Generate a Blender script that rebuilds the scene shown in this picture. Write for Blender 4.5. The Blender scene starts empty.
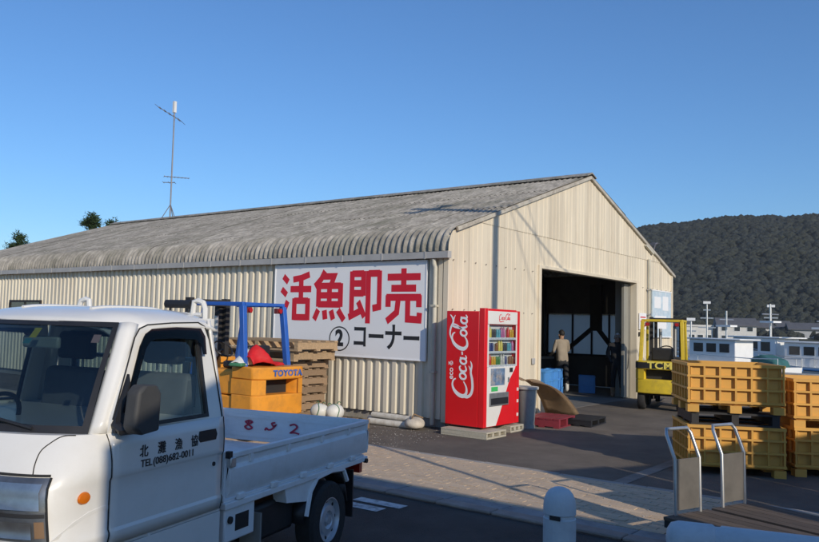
import bpy, bmesh, math, random
from mathutils import Vector, Matrix, noise
from mathutils.geometry import tessellate_polygon
random.seed(7)
R = math.radians
sc = bpy.context.scene
COL = sc.collection
# ------------------------------------------------------------------ camera
cd = bpy.data.cameras.new('camera'); cam = bpy.data.objects.new('camera', cd); COL.objects.link(cam)
cd.sensor_width = 36.0; cd.lens = 782.7 / 819.0 * 36.0
cd.shift_x = (409.5 - 360.0) / 819.0
cd.clip_start = 0.05; cd.clip_end = 4000
cam.matrix_world = Matrix(((0.632, -0.068, -0.772, 0), (-0.775, -0.021, -0.632, 0), (0.027, 0.997, -0.066, 1.70), (0, 0, 0, 1)))
_m = cam.matrix_world.to_3x3(); _q = _m.to_quaternion(); _q.normalize()
cam.matrix_world = Matrix.Translation((0, 0, 1.70)) @ _q.to_matrix().to_4x4()
sc.camera = cam
# ------------------------------------------------------------------ sky and sun
SUN_EL, SUN_AZ = 23.0, 23.5          # light travels towards +Y, turned 23.5 degrees to +X
w = bpy.data.worlds.new('World'); sc.world = w; w.use_nodes = True
sky = w.node_tree.nodes.new('ShaderNodeTexSky'); sky.sky_type = 'NISHITA'; sky.sun_disc = False
sky.sun_elevation = R(SUN_EL); sky.sun_rotation = R(180 + SUN_AZ)
sky.altitude = 1500; sky.air_density = 1.4; sky.dust_density = 0.9; sky.ozone_density = 9.0
bg = w.node_tree.nodes['Background']; bg.inputs['Strength'].default_value = 0.116
w.node_tree.links.new(sky.outputs[0], bg.inputs[0])
sl = bpy.data.lights.new('sun', 'SUN'); so = bpy.data.objects.new('sun', sl); COL.objects.link(so)
sl.energy = 2.9; sl.angle = R(0.53); sl.color = (1.0, 0.89, 0.73)
SD = Vector((math.sin(R(SUN_AZ)) * math.cos(R(SUN_EL)), math.cos(R(SUN_AZ)) * math.cos(R(SUN_EL)), -math.sin(R(SUN_EL))))
so.rotation_euler = SD.to_track_quat('-Z', 'Y').to_euler(); so.location = (-20, -40, 30)
sc.view_settings.view_transform = 'Standard'; sc.view_settings.look = 'None'
sc.view_settings.gamma = 1.0; sc.view_settings.use_curve_mapping = False
sc.view_settings.exposure = 0.25
sc.cycles.use_denoising = True
sc.cycles.max_bounces = 8

# ------------------------------------------------------------------ materials
MATS = {}
def mat(name, col, rough=0.6, var=0.12, scale=4.0, metal=0.0, bump=0.0, bscale=60.0, rnd=0.0, spec=0.5, dirt=None, dirtamt=0.0, dscale=2.0, stretch=(1, 1, 1), coat=0.0):
    """procedural surface: base colour broken up by noise, optional dirt colour, per-object variation and fine bump"""
    if name in MATS: return MATS[name]
    m = bpy.data.materials.new(name); m.use_nodes = True; nt = m.node_tree; N = nt.nodes; Lk = nt.links
    b = N['Principled BSDF']
    b.inputs['Roughness'].default_value = rough; b.inputs['Metallic'].default_value = metal
    b.inputs['Specular IOR Level'].default_value = spec
    b.inputs['Coat Weight'].default_value = coat
    b.inputs['Coat Roughness'].default_value = 0.08
    tc = N.new('ShaderNodeTexCoord'); mp = N.new('ShaderNodeMapping'); mp.inputs['Scale'].default_value = stretch
    Lk.new(tc.outputs['Object'], mp.inputs['Vector'])
    oi = N.new('ShaderNodeObjectInfo')
    ad = N.new('ShaderNodeVectorMath'); ad.operation = 'ADD'
    ml = N.new('ShaderNodeVectorMath'); ml.operation = 'SCALE'; ml.inputs[3].default_value = 17.0
    cb = N.new('ShaderNodeCombineXYZ')
    for k in range(3): Lk.new(oi.outputs['Random'], cb.inputs[k])
    Lk.new(cb.outputs[0], ml.inputs[0]); Lk.new(mp.outputs[0], ad.inputs[0]); Lk.new(ml.outputs[0], ad.inputs[1])
    n1 = N.new('ShaderNodeTexNoise'); n1.inputs['Scale'].default_value = scale; n1.inputs['Detail'].default_value = 6; n1.inputs['Roughness'].default_value = 0.62
    Lk.new(ad.outputs[0], n1.inputs['Vector'])
    mr = N.new('ShaderNodeMapRange'); mr.inputs['From Min'].default_value = 0.3; mr.inputs['From Max'].default_value = 0.7
    mr.inputs['To Min'].default_value = 1 - var; mr.inputs['To Max'].default_value = 1 + var
    Lk.new(n1.outputs['Fac'], mr.inputs['Value'])
    cur = mr.outputs[0]
    if rnd:
        m2 = N.new('ShaderNodeMapRange'); m2.inputs['To Min'].default_value = 1 - rnd; m2.inputs['To Max'].default_value = 1 + rnd
        Lk.new(oi.outputs['Random'], m2.inputs['Value'])
        mm = N.new('ShaderNodeMath'); mm.operation = 'MULTIPLY'; Lk.new(cur, mm.inputs[0]); Lk.new(m2.outputs[0], mm.inputs[1]); cur = mm.outputs[0]
    vs = N.new('ShaderNodeVectorMath'); vs.operation = 'SCALE'; vs.inputs[0].default_value = col[:3]
    Lk.new(cur, vs.inputs[3]); c_out = vs.outputs[0]
    if dirt is not None:
        n2 = N.new('ShaderNodeTexNoise'); n2.inputs['Scale'].default_value = dscale; n2.inputs['Detail'].default_value = 8; n2.inputs['Roughness'].default_value = 0.7
        Lk.new(ad.outputs[0], n2.inputs['Vector'])
        r2 = N.new('ShaderNodeMapRange'); r2.inputs['From Min'].default_value = 0.46; r2.inputs['From Max'].default_value = 0.70
        r2.inputs['To Min'].default_value = 0; r2.inputs['To Max'].default_value = dirtamt
        Lk.new(n2.outputs['Fac'], r2.inputs['Value'])
        mx = N.new('ShaderNodeMix'); mx.data_type = 'RGBA'
        Lk.new(r2.outputs[0], mx.inputs['Factor']); Lk.new(c_out, mx.inputs['A']); mx.inputs['B'].default_value = (*dirt, 1)
        c_out = mx.outputs['Result']
    Lk.new(c_out, b.inputs['Base Color'])
    if bump:
        n3 = N.new('ShaderNodeTexNoise'); n3.inputs['Scale'].default_value = bscale; n3.inputs['Detail'].default_value = 4
        Lk.new(ad.outputs[0], n3.inputs['Vector'])
        bp = N.new('ShaderNodeBump'); bp.inputs['Strength'].default_value = bump; bp.inputs['Distance'].default_value = 0.02
        Lk.new(n3.outputs['Fac'], bp.inputs['Height']); Lk.new(bp.outputs[0], b.inputs['Normal'])
    MATS[name] = m; return m
def glass(name, tint, refl=0.04, rough=0.02):
    if name in MATS: return MATS[name]
    m = bpy.data.materials.new(name); m.use_nodes = True; nt = m.node_tree; N = nt.nodes; Lk = nt.links
    N.remove(N['Principled BSDF'])
    t = N.new('ShaderNodeBsdfTransparent'); t.inputs[0].default_value = (*tint, 1)
    g = N.new('ShaderNodeBsdfGlossy'); g.inputs['Roughness'].default_value = rough; g.inputs[0].default_value = (1, 1, 1, 1)
    lw = N.new('ShaderNodeLayerWeight'); lw.inputs[0].default_value = 0.5
    pw = N.new('ShaderNodeMath'); pw.operation = 'POWER'; pw.inputs[1].default_value = 4.0; Lk.new(lw.outputs['Facing'], pw.inputs[0])
    ad = N.new('ShaderNodeMath'); ad.operation = 'MULTIPLY_ADD'; ad.inputs[1].default_value = 0.85; ad.inputs[2].default_value = 0.03 + refl; Lk.new(pw.outputs[0], ad.inputs[0])
    mx = N.new('ShaderNodeMixShader'); Lk.new(ad.outputs[0], mx.inputs[0]); Lk.new(t.outputs[0], mx.inputs[1]); Lk.new(g.outputs[0], mx.inputs[2])
    Lk.new(mx.outputs[0], N['Material Output'].inputs[0])
    MATS[name] = m; return m

M_cream = mat('cream_sheet', (0.71, 0.625, 0.475), 0.55, 0.07, 1.2, rnd=0.05, dirt=(0.42, 0.33, 0.22), dirtamt=0.35, dscale=1.5, stretch=(1, 1, 0.25))
M_wall = mat('cream_rib_sheet', (0.72, 0.66, 0.53), 0.55, 0.08, 1.5, rnd=0.05, dirt=(0.40, 0.33, 0.24), dirtamt=0.4, dscale=1.7, stretch=(1, 1, 0.25))
M_roof = mat('weathered_slate', (0.33, 0.305, 0.265), 0.95, 0.42, 5.0, rnd=0.10, bump=0.6, bscale=30, dirt=(0.135, 0.135, 0.10), dirtamt=0.75, dscale=1.1, stretch=(0.8, 1.3, 0.8), spec=0.2)
M_gutter = mat('grey_gutter', (0.42, 0.41, 0.39), 0.6, 0.12, 3)
M_conc = mat('concrete', (0.36, 0.34, 0.31), 0.9, 0.2, 3, bump=0.3, dirt=(0.2, 0.18, 0.16), dirtamt=0.6)
M_kerb = mat('kerb_concrete', (0.34, 0.265, 0.22), 0.9, 0.18, 5, bump=0.3, rnd=0.1, dirt=(0.16, 0.14, 0.13), dirtamt=0.6)
M_gutt2 = mat('channel_concrete', (0.30, 0.29, 0.28), 0.9, 0.18, 5, bump=0.3, rnd=0.1, dirt=(0.17, 0.16, 0.15), dirtamt=0.6)
M_edge = mat('pale_concrete', (0.36, 0.33, 0.29), 0.9, 0.15, 5, bump=0.3, rnd=0.08)
M_asph = mat('lot_asphalt', (0.170, 0.145, 0.118), 0.92, 0.28, 1.1, bump=0.7, bscale=90, dirt=(0.115, 0.10, 0.085), dirtamt=0.9, dscale=0.45, spec=0.25)
M_road = mat('road_asphalt', (0.085, 0.073, 0.064), 0.9, 0.3, 1.5, bump=0.7, bscale=110, dirt=(0.06, 0.052, 0.046), dirtamt=0.8, dscale=0.6, spec=0.3)
M_brick = mat('paving_brick', (0.60, 0.45, 0.30), 0.9, 0.10, 8, bump=0.3, rnd=0.09, dirt=(0.38, 0.31, 0.24), dirtamt=0.5, dscale=2)
M_white = mat('white_paint', (0.77, 0.755, 0.71), 0.28, 0.03, 2, spec=0.5, coat=0.3, dirt=(0.62, 0.58, 0.5), dirtamt=0.25, dscale=3)
M_bedw = mat('bed_paint', (0.76, 0.78, 0.78), 0.42, 0.06, 2, dirt=(0.5, 0.48, 0.44), dirtamt=0.5, dscale=4)
M_boardw = mat('sign_white', (0.86, 0.86, 0.855), 0.5, 0.02, 1)
M_red = mat('machine_red', (0.72, 0.008, 0.014), 0.33, 0.04, 2, coat=0.2)
M_redp = mat('sign_red', (0.66, 0.012, 0.03), 0.5, 0.04, 2)
M_black = mat('black_plastic', (0.018, 0.018, 0.02), 0.5, 0.2, 10)
M_dark = mat('dark_frame', (0.03, 0.028, 0.027), 0.7, 0.2, 5)
M_seam = mat('seam_black', (0.02, 0.02, 0.02), 0.8, 0, 1)
M_rub = mat('tyre_rubber', (0.022, 0.021, 0.021), 0.85, 0.2, 20, bump=0.3)
M_steel = mat('galvanised_steel', (0.55, 0.55, 0.54), 0.38, 0.12, 10, metal=0.75)
M_rim = mat('painted_rim', (0.55, 0.56, 0.58), 0.4, 0.1, 10, metal=0.5)
M_chrome = mat('lamp_chrome', (0.52, 0.51, 0.50), 0.32, 0.25, 9, metal=0.85)
M_orange = mat('forklift_orange', (0.80, 0.32, 0.03), 0.45, 0.1, 3, dirt=(0.35, 0.16, 0.04), dirtamt=0.5, dscale=5)
M_blueg = mat('guard_blue', (0.025, 0.12, 0.48), 0.45, 0.1, 5, dirt=(0.05, 0.08, 0.2), dirtamt=0.4)
M_yel = mat('forklift_yellow', (0.66, 0.48, 0.03), 0.45, 0.1, 3, dirt=(0.3, 0.22, 0.05), dirtamt=0.5, dscale=5)
M_wood = mat('pallet_wood', (0.32, 0.215, 0.13), 0.85, 0.25, 6, rnd=0.2, bump=0.3, dirt=(0.2, 0.15, 0.1), dirtamt=0.6, dscale=6, stretch=(1, 6, 6))
M_crate = mat('container_yellow', (0.70, 0.37, 0.07), 0.5, 0.1, 2, rnd=0.06, dirt=(0.45, 0.26, 0.09), dirtamt=0.5, dscale=4)
M_bcr = mat('crate_blue', (0.09, 0.32, 0.70), 0.5, 0.08, 3, rnd=0.1, dirt=(0.15, 0.3, 0.5), dirtamt=0.4)
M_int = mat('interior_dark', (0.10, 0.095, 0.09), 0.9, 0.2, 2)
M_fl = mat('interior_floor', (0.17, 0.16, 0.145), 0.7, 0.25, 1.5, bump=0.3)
M_glassw = glass('windscreen_glass', (0.33, 0.40, 0.42), 0.035)
M_glasss = glass('side_glass', (0.62, 0.70, 0.70), 0.02)
M_visor = glass('smoked_visor', (0.17, 0.12, 0.11), -0.02, 0.2)
M_trim = mat('cab_trim', (0.055, 0.057, 0.06), 0.8, 0.1, 5)
M_seat = mat('seat_vinyl', (0.13, 0.135, 0.14), 0.75, 0.12, 8)

# ------------------------------------------------------------------ mesh builder
class MB:
    def __init__(s): s.v = []; s.f = []; s.mi = []; s.cur = 0
    def add(s, vs, fs):
        o = len(s.v); s.v += [tuple(p) for p in vs]
        for f in fs: s.f.append([i + o for i in f]); s.mi.append(s.cur)
        return s
    def box(s, x0, x1, y0, y1, z0, z1):
        return s.add([(x0, y0, z0), (x1, y0, z0), (x1, y1, z0), (x0, y1, z0), (x0, y0, z1), (x1, y0, z1), (x1, y1, z1), (x0, y1, z1)],
                     [(0, 3, 2, 1), (4, 5, 6, 7), (0, 1, 5, 4), (1, 2, 6, 5), (2, 3, 7, 6), (3, 0, 4, 7)])
    def bar(s, a, b, wd, ht, up=(0, 0, 1)):
        a = Vector(a); b = Vector(b); d = (b - a).normalized(); up = Vector(up)
        sd = d.cross(up)
        if sd.length < 1e-4: sd = d.cross(Vector((1, 0, 0)))
        sd.normalize(); u2 = sd.cross(d)
        vs = []
        for p in (a, b):
            for sx, sz in ((-1, -1), (1, -1), (1, 1), (-1, 1)): vs.append(p + sd * sx * wd / 2 + u2 * sz * ht / 2)
        return s.add(vs, [(0, 1, 2, 3), (7, 6, 5, 4), (0, 4, 5, 1), (1, 5, 6, 2), (2, 6, 7, 3), (3, 7, 4, 0)])
    def cyl(s, a, b, r, n=16, r1=None, cap=True):
        a = Vector(a); b = Vector(b); d = (b - a).normalized(); r1 = r if r1 is None else r1
        q = d.to_track_quat('Z', 'Y'); vs = []
        for p, rr in ((a, r), (b, r1)):
            for k in range(n):
                t = 2 * math.pi * k / n; vs.append(p + q @ Vector((rr * math.cos(t), rr * math.sin(t), 0)))
        fs = [(k, (k + 1) % n, n + (k + 1) % n, n + k) for k in range(n)]
        if cap: fs += [tuple(range(n))[::-1], tuple(range(n, 2 * n))]
        return s.add(vs, fs)
    def tube(s, pts, r, n=8, closed=False):
        pts = [Vector(p) for p in pts]; L = len(pts); vs = []; fs = []
        nrm = None
        for i, p in enumerate(pts):
            a = pts[(i - 1) % L] if (closed or i > 0) else p; b = pts[(i + 1) % L] if (closed or i < L - 1) else p
            t = (b - a).normalized()
            if nrm is None: nrm = t.orthogonal().normalized()
            nrm = (nrm - t * nrm.dot(t)).normalized(); bn = t.cross(nrm)
            rr = r[i] if isinstance(r, (list, tuple)) else r
            for k in range(n):
                an = 2 * math.pi * k / n; vs.append(p + nrm * rr * math.cos(an) + bn * rr * math.sin(an))
        m = L if closed else L - 1
        for i in range(m):
            j = (i + 1) % L
            for k in range(n): fs.append((i * n + k, i * n + (k + 1) % n, j * n + (k + 1) % n, j * n + k))
        if not closed: fs += [tuple(range(n))[::-1], tuple(range((L - 1) * n, L * n))]
        return s.add(vs, fs)
    def lathe(s, prof, n=20, c=(0, 0, 0), axis='z', cap=True):
        vs = []; L = len(prof)
        for r, h in prof:
            for k in range(n):
                t = 2 * math.pi * k / n; p = (r * math.cos(t), r * math.sin(t), h)
                if axis == 'y': p = (p[0], p[2], p[1])
                if axis == 'x': p = (p[2], p[0], p[1])
                vs.append((c[0] + p[0], c[1] + p[1], c[2] + p[2]))
        fs = [(i * n + k, i * n + (k + 1) % n, (i + 1) * n + (k + 1) % n, (i + 1) * n + k) for i in range(L - 1) for k in range(n)]
        if cap: fs += [tuple(range(n))[::-1], tuple(range((L - 1) * n, L * n))]
        return s.add(vs, fs)
    def prism(s, poly, fn, t0, t1):
        """poly: 2d outline; fn(a,b,t) -> point; extruded from t0 to t1"""
        n = len(poly); vs = [fn(a, b, t0) for a, b in poly] + [fn(a, b, t1) for a, b in poly]
        tri = tessellate_polygon([[Vector((a, b, 0)) for a, b in poly]])
        fs = [tuple(t) for t in tri] + [tuple(i + n for i in t)[::-1] for t in tri]
        fs += [(i, (i + 1) % n, n + (i + 1) % n, n + i) for i in range(n)]
        return s.add(vs, fs)
    def sheet(s, outer, hole, fn):
        """flat polygon with a hole mapped through fn(a,b)"""
        lp = [[Vector((a, b, 0)) for a, b in outer]] + ([[Vector((a, b, 0)) for a, b in hole]] if hole else [])
        tri = tessellate_polygon(lp); allp = list(outer) + list(hole or [])
        return s.add([fn(a, b) for a, b in allp], [tuple(t) for t in tri])
    def grid(s, fn, nu, nv):
        vs = [fn(i / nu, j / nv) for i in range(nu + 1) for j in range(nv + 1)]; k = nv + 1
        return s.add(vs, [(i * k + j, (i + 1) * k + j, (i + 1) * k + j + 1, i * k + j + 1) for i in range(nu) for j in range(nv)])
    def mesh(s, name, m, smooth=35, recalc=True):
        me = bpy.data.meshes.new(name); me.from_pydata(s.v, [], s.f)
        for x in (m if isinstance(m, (list, tuple)) else [m]): me.materials.append(x)
        if isinstance(m, (list, tuple)): me.polygons.foreach_set('material_index', s.mi)
        if recalc:
            bm = bmesh.new(); bm.from_mesh(me); bmesh.ops.recalc_face_normals(bm, faces=bm.faces); bm.to_mesh(me); bm.free()
        if smooth:
            me.polygons.foreach_set('use_smooth', [True] * len(me.polygons)); me.set_sharp_from_angle(angle=R(smooth))
        me.update(); return me
    def build(s, name, m, parent=None, bevel=0, smooth=35, solid=0, recalc=True, seg=2):
        o = link(name, s.mesh(name, m, smooth, recalc), parent)
        if solid:
            d = o.modifiers.new('thickness', 'SOLIDIFY'); d.thickness = solid; d.offset = -1
        if bevel:
            d = o.modifiers.new('edges', 'BEVEL'); d.width = bevel; d.segments = seg; d.limit_method = 'ANGLE'; d.angle_limit = R(40)
        return o
def link(name, data, parent=None, loc=None, rot=None):
    o = bpy.data.objects.new(name, data); COL.objects.link(o)
    if parent: o.parent = parent
    if loc: o.location = loc
    if rot: o.rotation_euler = rot
    return o
def tag(o, label=None, cat=None, group=None, kind=None):
    if label: o['label'] = label
    if cat: o['category'] = cat
    if group: o['group'] = group
    if kind: o['kind'] = kind
    return o
def thing(name, label, cat, loc=(0, 0, 0), rz=0, group=None):
    o = bpy.data.objects.new(name, None); COL.objects.link(o); o.empty_display_size = 0.2
    o.location = loc; o.rotation_euler = (0, 0, rz); return tag(o, label, cat, group)
def copy_tree(o, parent=None):
    c = o.copy(); COL.objects.link(c)
    if parent: c.parent = parent
    for ch in [x for x in bpy.data.objects if x.parent == o]: copy_tree(ch, c)
    return c
def text_mesh(body, size, offset=0.0, extrude=0.002, sx=1.0, shear=0.0, spacing=1.0):
    c = bpy.data.curves.new('lettering', 'FONT'); c.body = body; c.size = size; c.offset = offset; c.extrude = extrude; c.shear = shear
    c.align_x = 'CENTER'; c.align_y = 'CENTER'; c.space_character = spacing; c.resolution_u = 4
    q = bpy.data.objects.new('lettering', c); COL.objects.link(q)
    dg = bpy.context.evaluated_depsgraph_get(); me = bpy.data.meshes.new_from_object(q.evaluated_get(dg)); bpy.data.objects.remove(q)
    if sx != 1: me.transform(Matrix.Diagonal((sx, 1, 1, 1)))
    return me
def put_text(name, me, m, parent, org, right, up):
    """place a text mesh: its x along right, y along up"""
    r = Vector(right).normalized(); u = Vector(up).normalized(); n = r.cross(u)
    mt = Matrix(((r.x, u.x, n.x, org[0]), (r.y, u.y, n.y, org[1]), (r.z, u.z, n.z, org[2]), (0, 0, 0, 1)))
    me.transform(mt); me.materials.clear(); me.materials.append(m); return link(name, me, parent)
def wheel(parent, c, r, wd, rimr, side=1, rimmat=None):
    """axle along local y; outer face towards side"""
    x, y, z = c; h = wd / 2
    t = MB().lathe([(rimr * 0.96, -h), (r * 0.93, -h), (r, -h * 0.7), (r, h * 0.7), (r * 0.93, h), (rimr * 0.96, h)], 32, c, 'y', False).build('wheel', M_rub, parent, smooth=40)
    o = h * side
    MB().lathe([(rimr, -o * 0.9), (rimr, o * 0.98), (rimr * 0.93, o * 1.0), (rimr * 0.88, o * 0.6), (rimr * 0.70, o * 0.55), (rimr * 0.62, o * 0.80), (rimr * 0.40, o * 0.85), (rimr * 0.30, o * 0.62), (rimr * 0.22, o * 0.62), (rimr * 0.20, o * 0.95), (0.004, o * 0.97)], 28, c, 'y').build('rim', rimmat or M_rim, t, smooth=40)
    hb = MB()
    for k in range(8):
        a = k * math.pi / 4; p = (x + rimr * 0.79 * math.cos(a), y, z + rimr * 0.79 * math.sin(a))
        hb.cyl((p[0], y + o * 0.58, p[2]), (p[0], y + o * 0.605, p[2]), rimr * 0.08, 8)
    hb.build('vent_hole', M_seam, t, smooth=0)
    return t

# ------------------------------------------------------------------ ground
def flat(name, x0, x1, y0, y1, z, m, n=1):
    o = MB().grid(lambda a, b: (x0 + (x1 - x0) * a, y0 + (y1 - y0) * b, z), n, n).build(name, m, smooth=0, recalc=False)
    return tag(o, kind='structure')
flat('ground', -300, 36, -300, 300, -0.05, M_asph)
flat('lot', 8.67, 35.6, -60, 120, 0.0, M_asph)
flat('road', -60, 6.33, -60, 120, 0.0, M_road)
M_sea = mat('sea_water', (0.02, 0.035, 0.045), 0.12, 0.2, 0.3, bump=0.4, bscale=1.2)
flat('sea', 36, 2500, -1500, 1500, -1.6, M_sea)
tag(MB().box(35.6, 36.1, -60, 120, -1.7, 0.14).build('quay_edge', M_conc, bevel=0.03), kind='structure')

pav = flat('pavement', 6.75, 8.56, -6, 24, 0.003, M_kerb)
inv = cam.matrix_world.inverted()
def px(p):
    q = inv @ Vector(p); return (360 + 782.7 * q.x / -q.z, 271 - 782.7 * q.y / -q.z, -q.z)
bl, bw, gap = 0.20, 0.10, 0.006
bricks = []
for i in range(18):
    for j in range(-30, 120):
        x = 6.752 + i * 0.1005; y = j * 0.2 + (0.1 if i % 2 else 0)
        q = px((x, y, 0))
        seen = q[2] > 0 and 345 < q[0] < 830 and q[1] < 545
        bricks.append((0 if seen else 1, q[2] if q[2] > 0 else 99, x, y))
bricks.sort()
bmsh = MB().box(0, bw - gap, 0, bl - gap, 0.0, 0.014); 
bmesh_b = bmsh.mesh('brick', M_brick, 0)
rest = MB()
for k, (s_, d_, x, y) in enumerate(bricks):
    if y < -6 or y + bl > 24: continue
    dz = random.uniform(-0.0025, 0.0025)
    if k < 300:
        o = link('brick', bmesh_b, pav, (x, y, 0.004 + dz), (random.uniform(-.01, .01), random.uniform(-.012, .012), random.uniform(-.012, .012)))
    else:
        rest.box(x, x + bw - gap, y, y + bl - gap, 0.004 + dz, 0.018 + dz)
tag(rest.build('brick_field', M_brick, pav, smooth=0), kind='stuff')
def kerb_row(name, x0, x1, z1, m, L=0.6, y0=-6, y1=24):
    base = flat(name, x0, x1, y0, y1, 0.001, M_kerb)
    me = MB().box(0, x1 - x0 - 0.004, 0, L - 0.008, 0, z1).mesh('kerb_stone', m, 0)
    n = int((y1 - y0) / L)
    for k in range(n):
        o = link('kerb_stone', me, base, (x0 + 0.002, y0 + k * L, 0.002 + random.uniform(-.003, .003)), (0, 0, random.uniform(-.003, .003)))
        d = o.modifiers.new('edges', 'BEVEL'); d.width = 0.012; d.segments = 2
kerb_row('kerb', 6.335, 6.51, 0.030, M_kerb)
kerb_row('gutter_channel', 6.51, 6.75, 0.018, M_gutt2)
kerb_row('edging_strip', 8.56, 8.67, 0.016, M_edge, 1.0)
xs = flat('cross_strip', 8.67, 22.0, 3.24, 3.40, 0.004, mat('old_concrete', (0.24, 0.225, 0.2), 0.9, 0.25, 3, bump=0.3, dirt=(0.15, 0.14, 0.125), dirtamt=0.8, dscale=2))
# worn parking marks on the road
def paint(x0, x1, y0, y1, rz, label):
    m = MATS.get('worn_paint')
    if not m:
        m = mat('worn_paint', (0.62, 0.62, 0.60), 0.8, 0.15, 12, dirt=(0.09, 0.09, 0.09), dirtamt=0.9, dscale=14)
    cx, cy = (x0 + x1) / 2, (y0 + y1) / 2
    o = MB().grid(lambda a, b: ((a - .5) * (x1 - x0), (b - .5) * (y1 - y0), 0), 1, 1).build('painted_mark', m, smooth=0)
    o.location = (cx, cy, 0.004); o.rotation_euler = (0, 0, rz); return tag(o, label, 'road marking')
paint(5.92, 6.07, 4.32, 4.86, 0.05, 'worn white paint block on the road behind the truck, nearer the kerb')
paint(5.68, 5.84, 4.40, 4.90, 0.05, 'worn white paint block on the road behind the truck, nearer the wheel')

# ------------------------------------------------------------------ hill and woodland
prof = [(-60, 1.5), (-40, 4.5), (-25, 6.2), (-10, 7.4), (0, 7.7), (5, 7.75), (8.8, 7.75), (14.5, 7.72), (16, 7.62), (18.9, 7.25), (20.1, 6.9), (22, 6.2), (25, 4.6), (30, 2.4), (36, 0.5), (40, 0.0)]
def hill_h(az, r):
    e = 0
    for (a0, e0), (a1, e1) in zip(prof, prof[1:]):
        if a0 <= az <= a1: e = e0 + (e1 - e0) * (az - a0) / (a1 - a0)
    H = math.tan(R(e)) * 520 * 0.95
    t = min(max((r - 270) / 250, 0), 1); s = t * t * (3 - 2 * t)
    if r > 520: s = 1 - 0.5 * (r - 520) / 280
    n = noise.noise((az * 0.25, r * 0.012, 3.1)) * 0.13 + noise.noise((az * 0.8, r * 0.03, 1.1)) * 0.05
    return -1.6 + H * s * (1 + n * (1 - 0.8 * s))
M_hill = mat('hill_soil', (0.035, 0.045, 0.03), 1.0, 0.3, 0.05)
M_wood_ = mat('woodland_leaf', (0.040, 0.046, 0.040), 0.9, 0.55, 0.5, spec=0.1, bump=1.0, bscale=0.9, dirt=(0.04, 0.043, 0.026), dirtamt=0.8, dscale=0.05)
M_wood_.node_tree.nodes['Bump'].inputs['Distance'].default_value = 1.2
def polar(az, r, z): return (r * math.cos(R(az)), r * math.sin(R(az)), z)
hl = MB().grid(lambda a, b: polar(-60 + 100 * a, 270 + 530 * b, hill_h(-60 + 100 * a, 270 + 530 * b)), 120, 40).build('hill', M_hill)
tag(hl, kind='structure')
ico = bmesh.new(); bmesh.ops.create_icosphere(ico, subdivisions=1, radius=1)
iv = [v.co.copy() for v in ico.verts]; ifc = [[v.index for v in f.verts] for f in ico.faces]; ico.free()
wd = MB(); rw = random.Random(3)
for k in range(18000):
    az = rw.uniform(-8, 26); r = 275 + 262 * rw.random() ** 0.8
    h = hill_h(az, r)
    if h < 0: continue
    s = rw.uniform(1.3, 3.2) * (0.75 + 0.5 * (r - 270) / 260)
    px_, py_, pz_ = polar(az, r, h + s * 0.5)
    ph = rw.random() * 50
    wd.add([(px_ + v.x * s * f, py_ + v.y * s * f, pz_ + v.z * s * 0.9 * f) for v in iv for f in [1 + 0.45 * noise.noise((v.x * 2 + ph, v.y * 2, v.z * 2))]], ifc)
tag(wd.build('woodland', M_wood_, smooth=75, recalc=False), 'dark evergreen woodland covering the hill behind the harbour', 'woodland', kind='stuff')

# ------------------------------------------------------------------ warehouse
XW, YG, XR, YB = 11.0, 7.1, 22.43, 25.5
XRIDGE, ZR, SL = 16.72, 5.125, 0.319
def roof_z(x): return ZR - SL * abs(x - XRIDGE)
wh = thing('warehouse', 'long cream corrugated warehouse with grey rounded slate roof and open doorway', 'warehouse', (XW, YG, 0))
def P(x, y, z): return (x - XW, y - YG, z)       # world to warehouse coordinates
def rib(n, p, d, lo=0.42, sl=0.08):
    pr = []
    for k in range(n):
        pr += [(k * p, 0), (k * p + lo * p, 0), (k * p + (lo + sl) * p, d), (k * p + (1 - sl) * p, d)]
    return pr + [(n * p, 0)]
# ribbed sheets of the long wall, facing -X
nsh = 25; shw = (YB - YG) / nsh; pr = rib(4, shw / 4, 0.045)
g = MB(); n = len(pr)
g.add([(-d, s, z) for s, d in pr for z in (0.15, 2.94)], [(2 * i, 2 * i + 2, 2 * i + 3, 2 * i + 1) for i in range(n - 1)])
me = g.mesh('wall_sheet', M_wall, 0, recalc=False)
for k in range(nsh):
    link('wall_sheet', me, wh, (random.uniform(-.003, .003), k * shw, random.uniform(-.01, .01)))
MB().box(0.03, 0.16, 0.02, YB - YG, 0, 0.28).build('plinth', M_conc, wh)
# back and right-hand walls (plain sheets with the window in the right one)
me2 = MB().add([(d, s, z) for s, d in pr for z in (0.02, 3.3)], [(2 * i, 2 * i + 2, 2 * i + 3, 2 * i + 1) for i in range(n - 1)]).mesh('wall_sheet', M_wall, 0, recalc=False)
meL = MB().add([(d, s, z) for s, d in pr for z in (0.02, 0.95)], [(2 * i, 2 * i + 2, 2 * i + 3, 2 * i + 1) for i in range(n - 1)]).mesh('wall_sheet', M_wall, 0, recalc=False)
meU = MB().add([(d, s, z) for s, d in pr for z in (2.12, 3.3)], [(2 * i, 2 * i + 2, 2 * i + 3, 2 * i + 1) for i in range(n - 1)]).mesh('wall_sheet', M_wall, 0, recalc=False)
for k in range(nsh):
    if 1 <= k <= 4:
        for q in (meL, meU): link('wall_sheet', q, wh, (XR - XW - 0.02, k * shw, 0))
    else: link('wall_sheet', me2, wh, (XR - XW - 0.02, k * shw, 0))
nb = 16; bwid = (XR - XW) / nb
for k in range(nb):
    a, b_ = XW + k * bwid, XW + (k + 1) * bwid
    pb = rib(3, bwid / 3, 0.03); g = MB()
    g.add([P(a + s, YB + d, z) for s, d in pb for z in (0.02, roof_z(a + s) - 0.06)], [(2 * i, 2 * i + 2, 2 * i + 3, 2 * i + 1) for i in range(len(pb) - 1)])
    g.build('wall_sheet', M_wall, wh, smooth=0, recalc=False)
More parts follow.
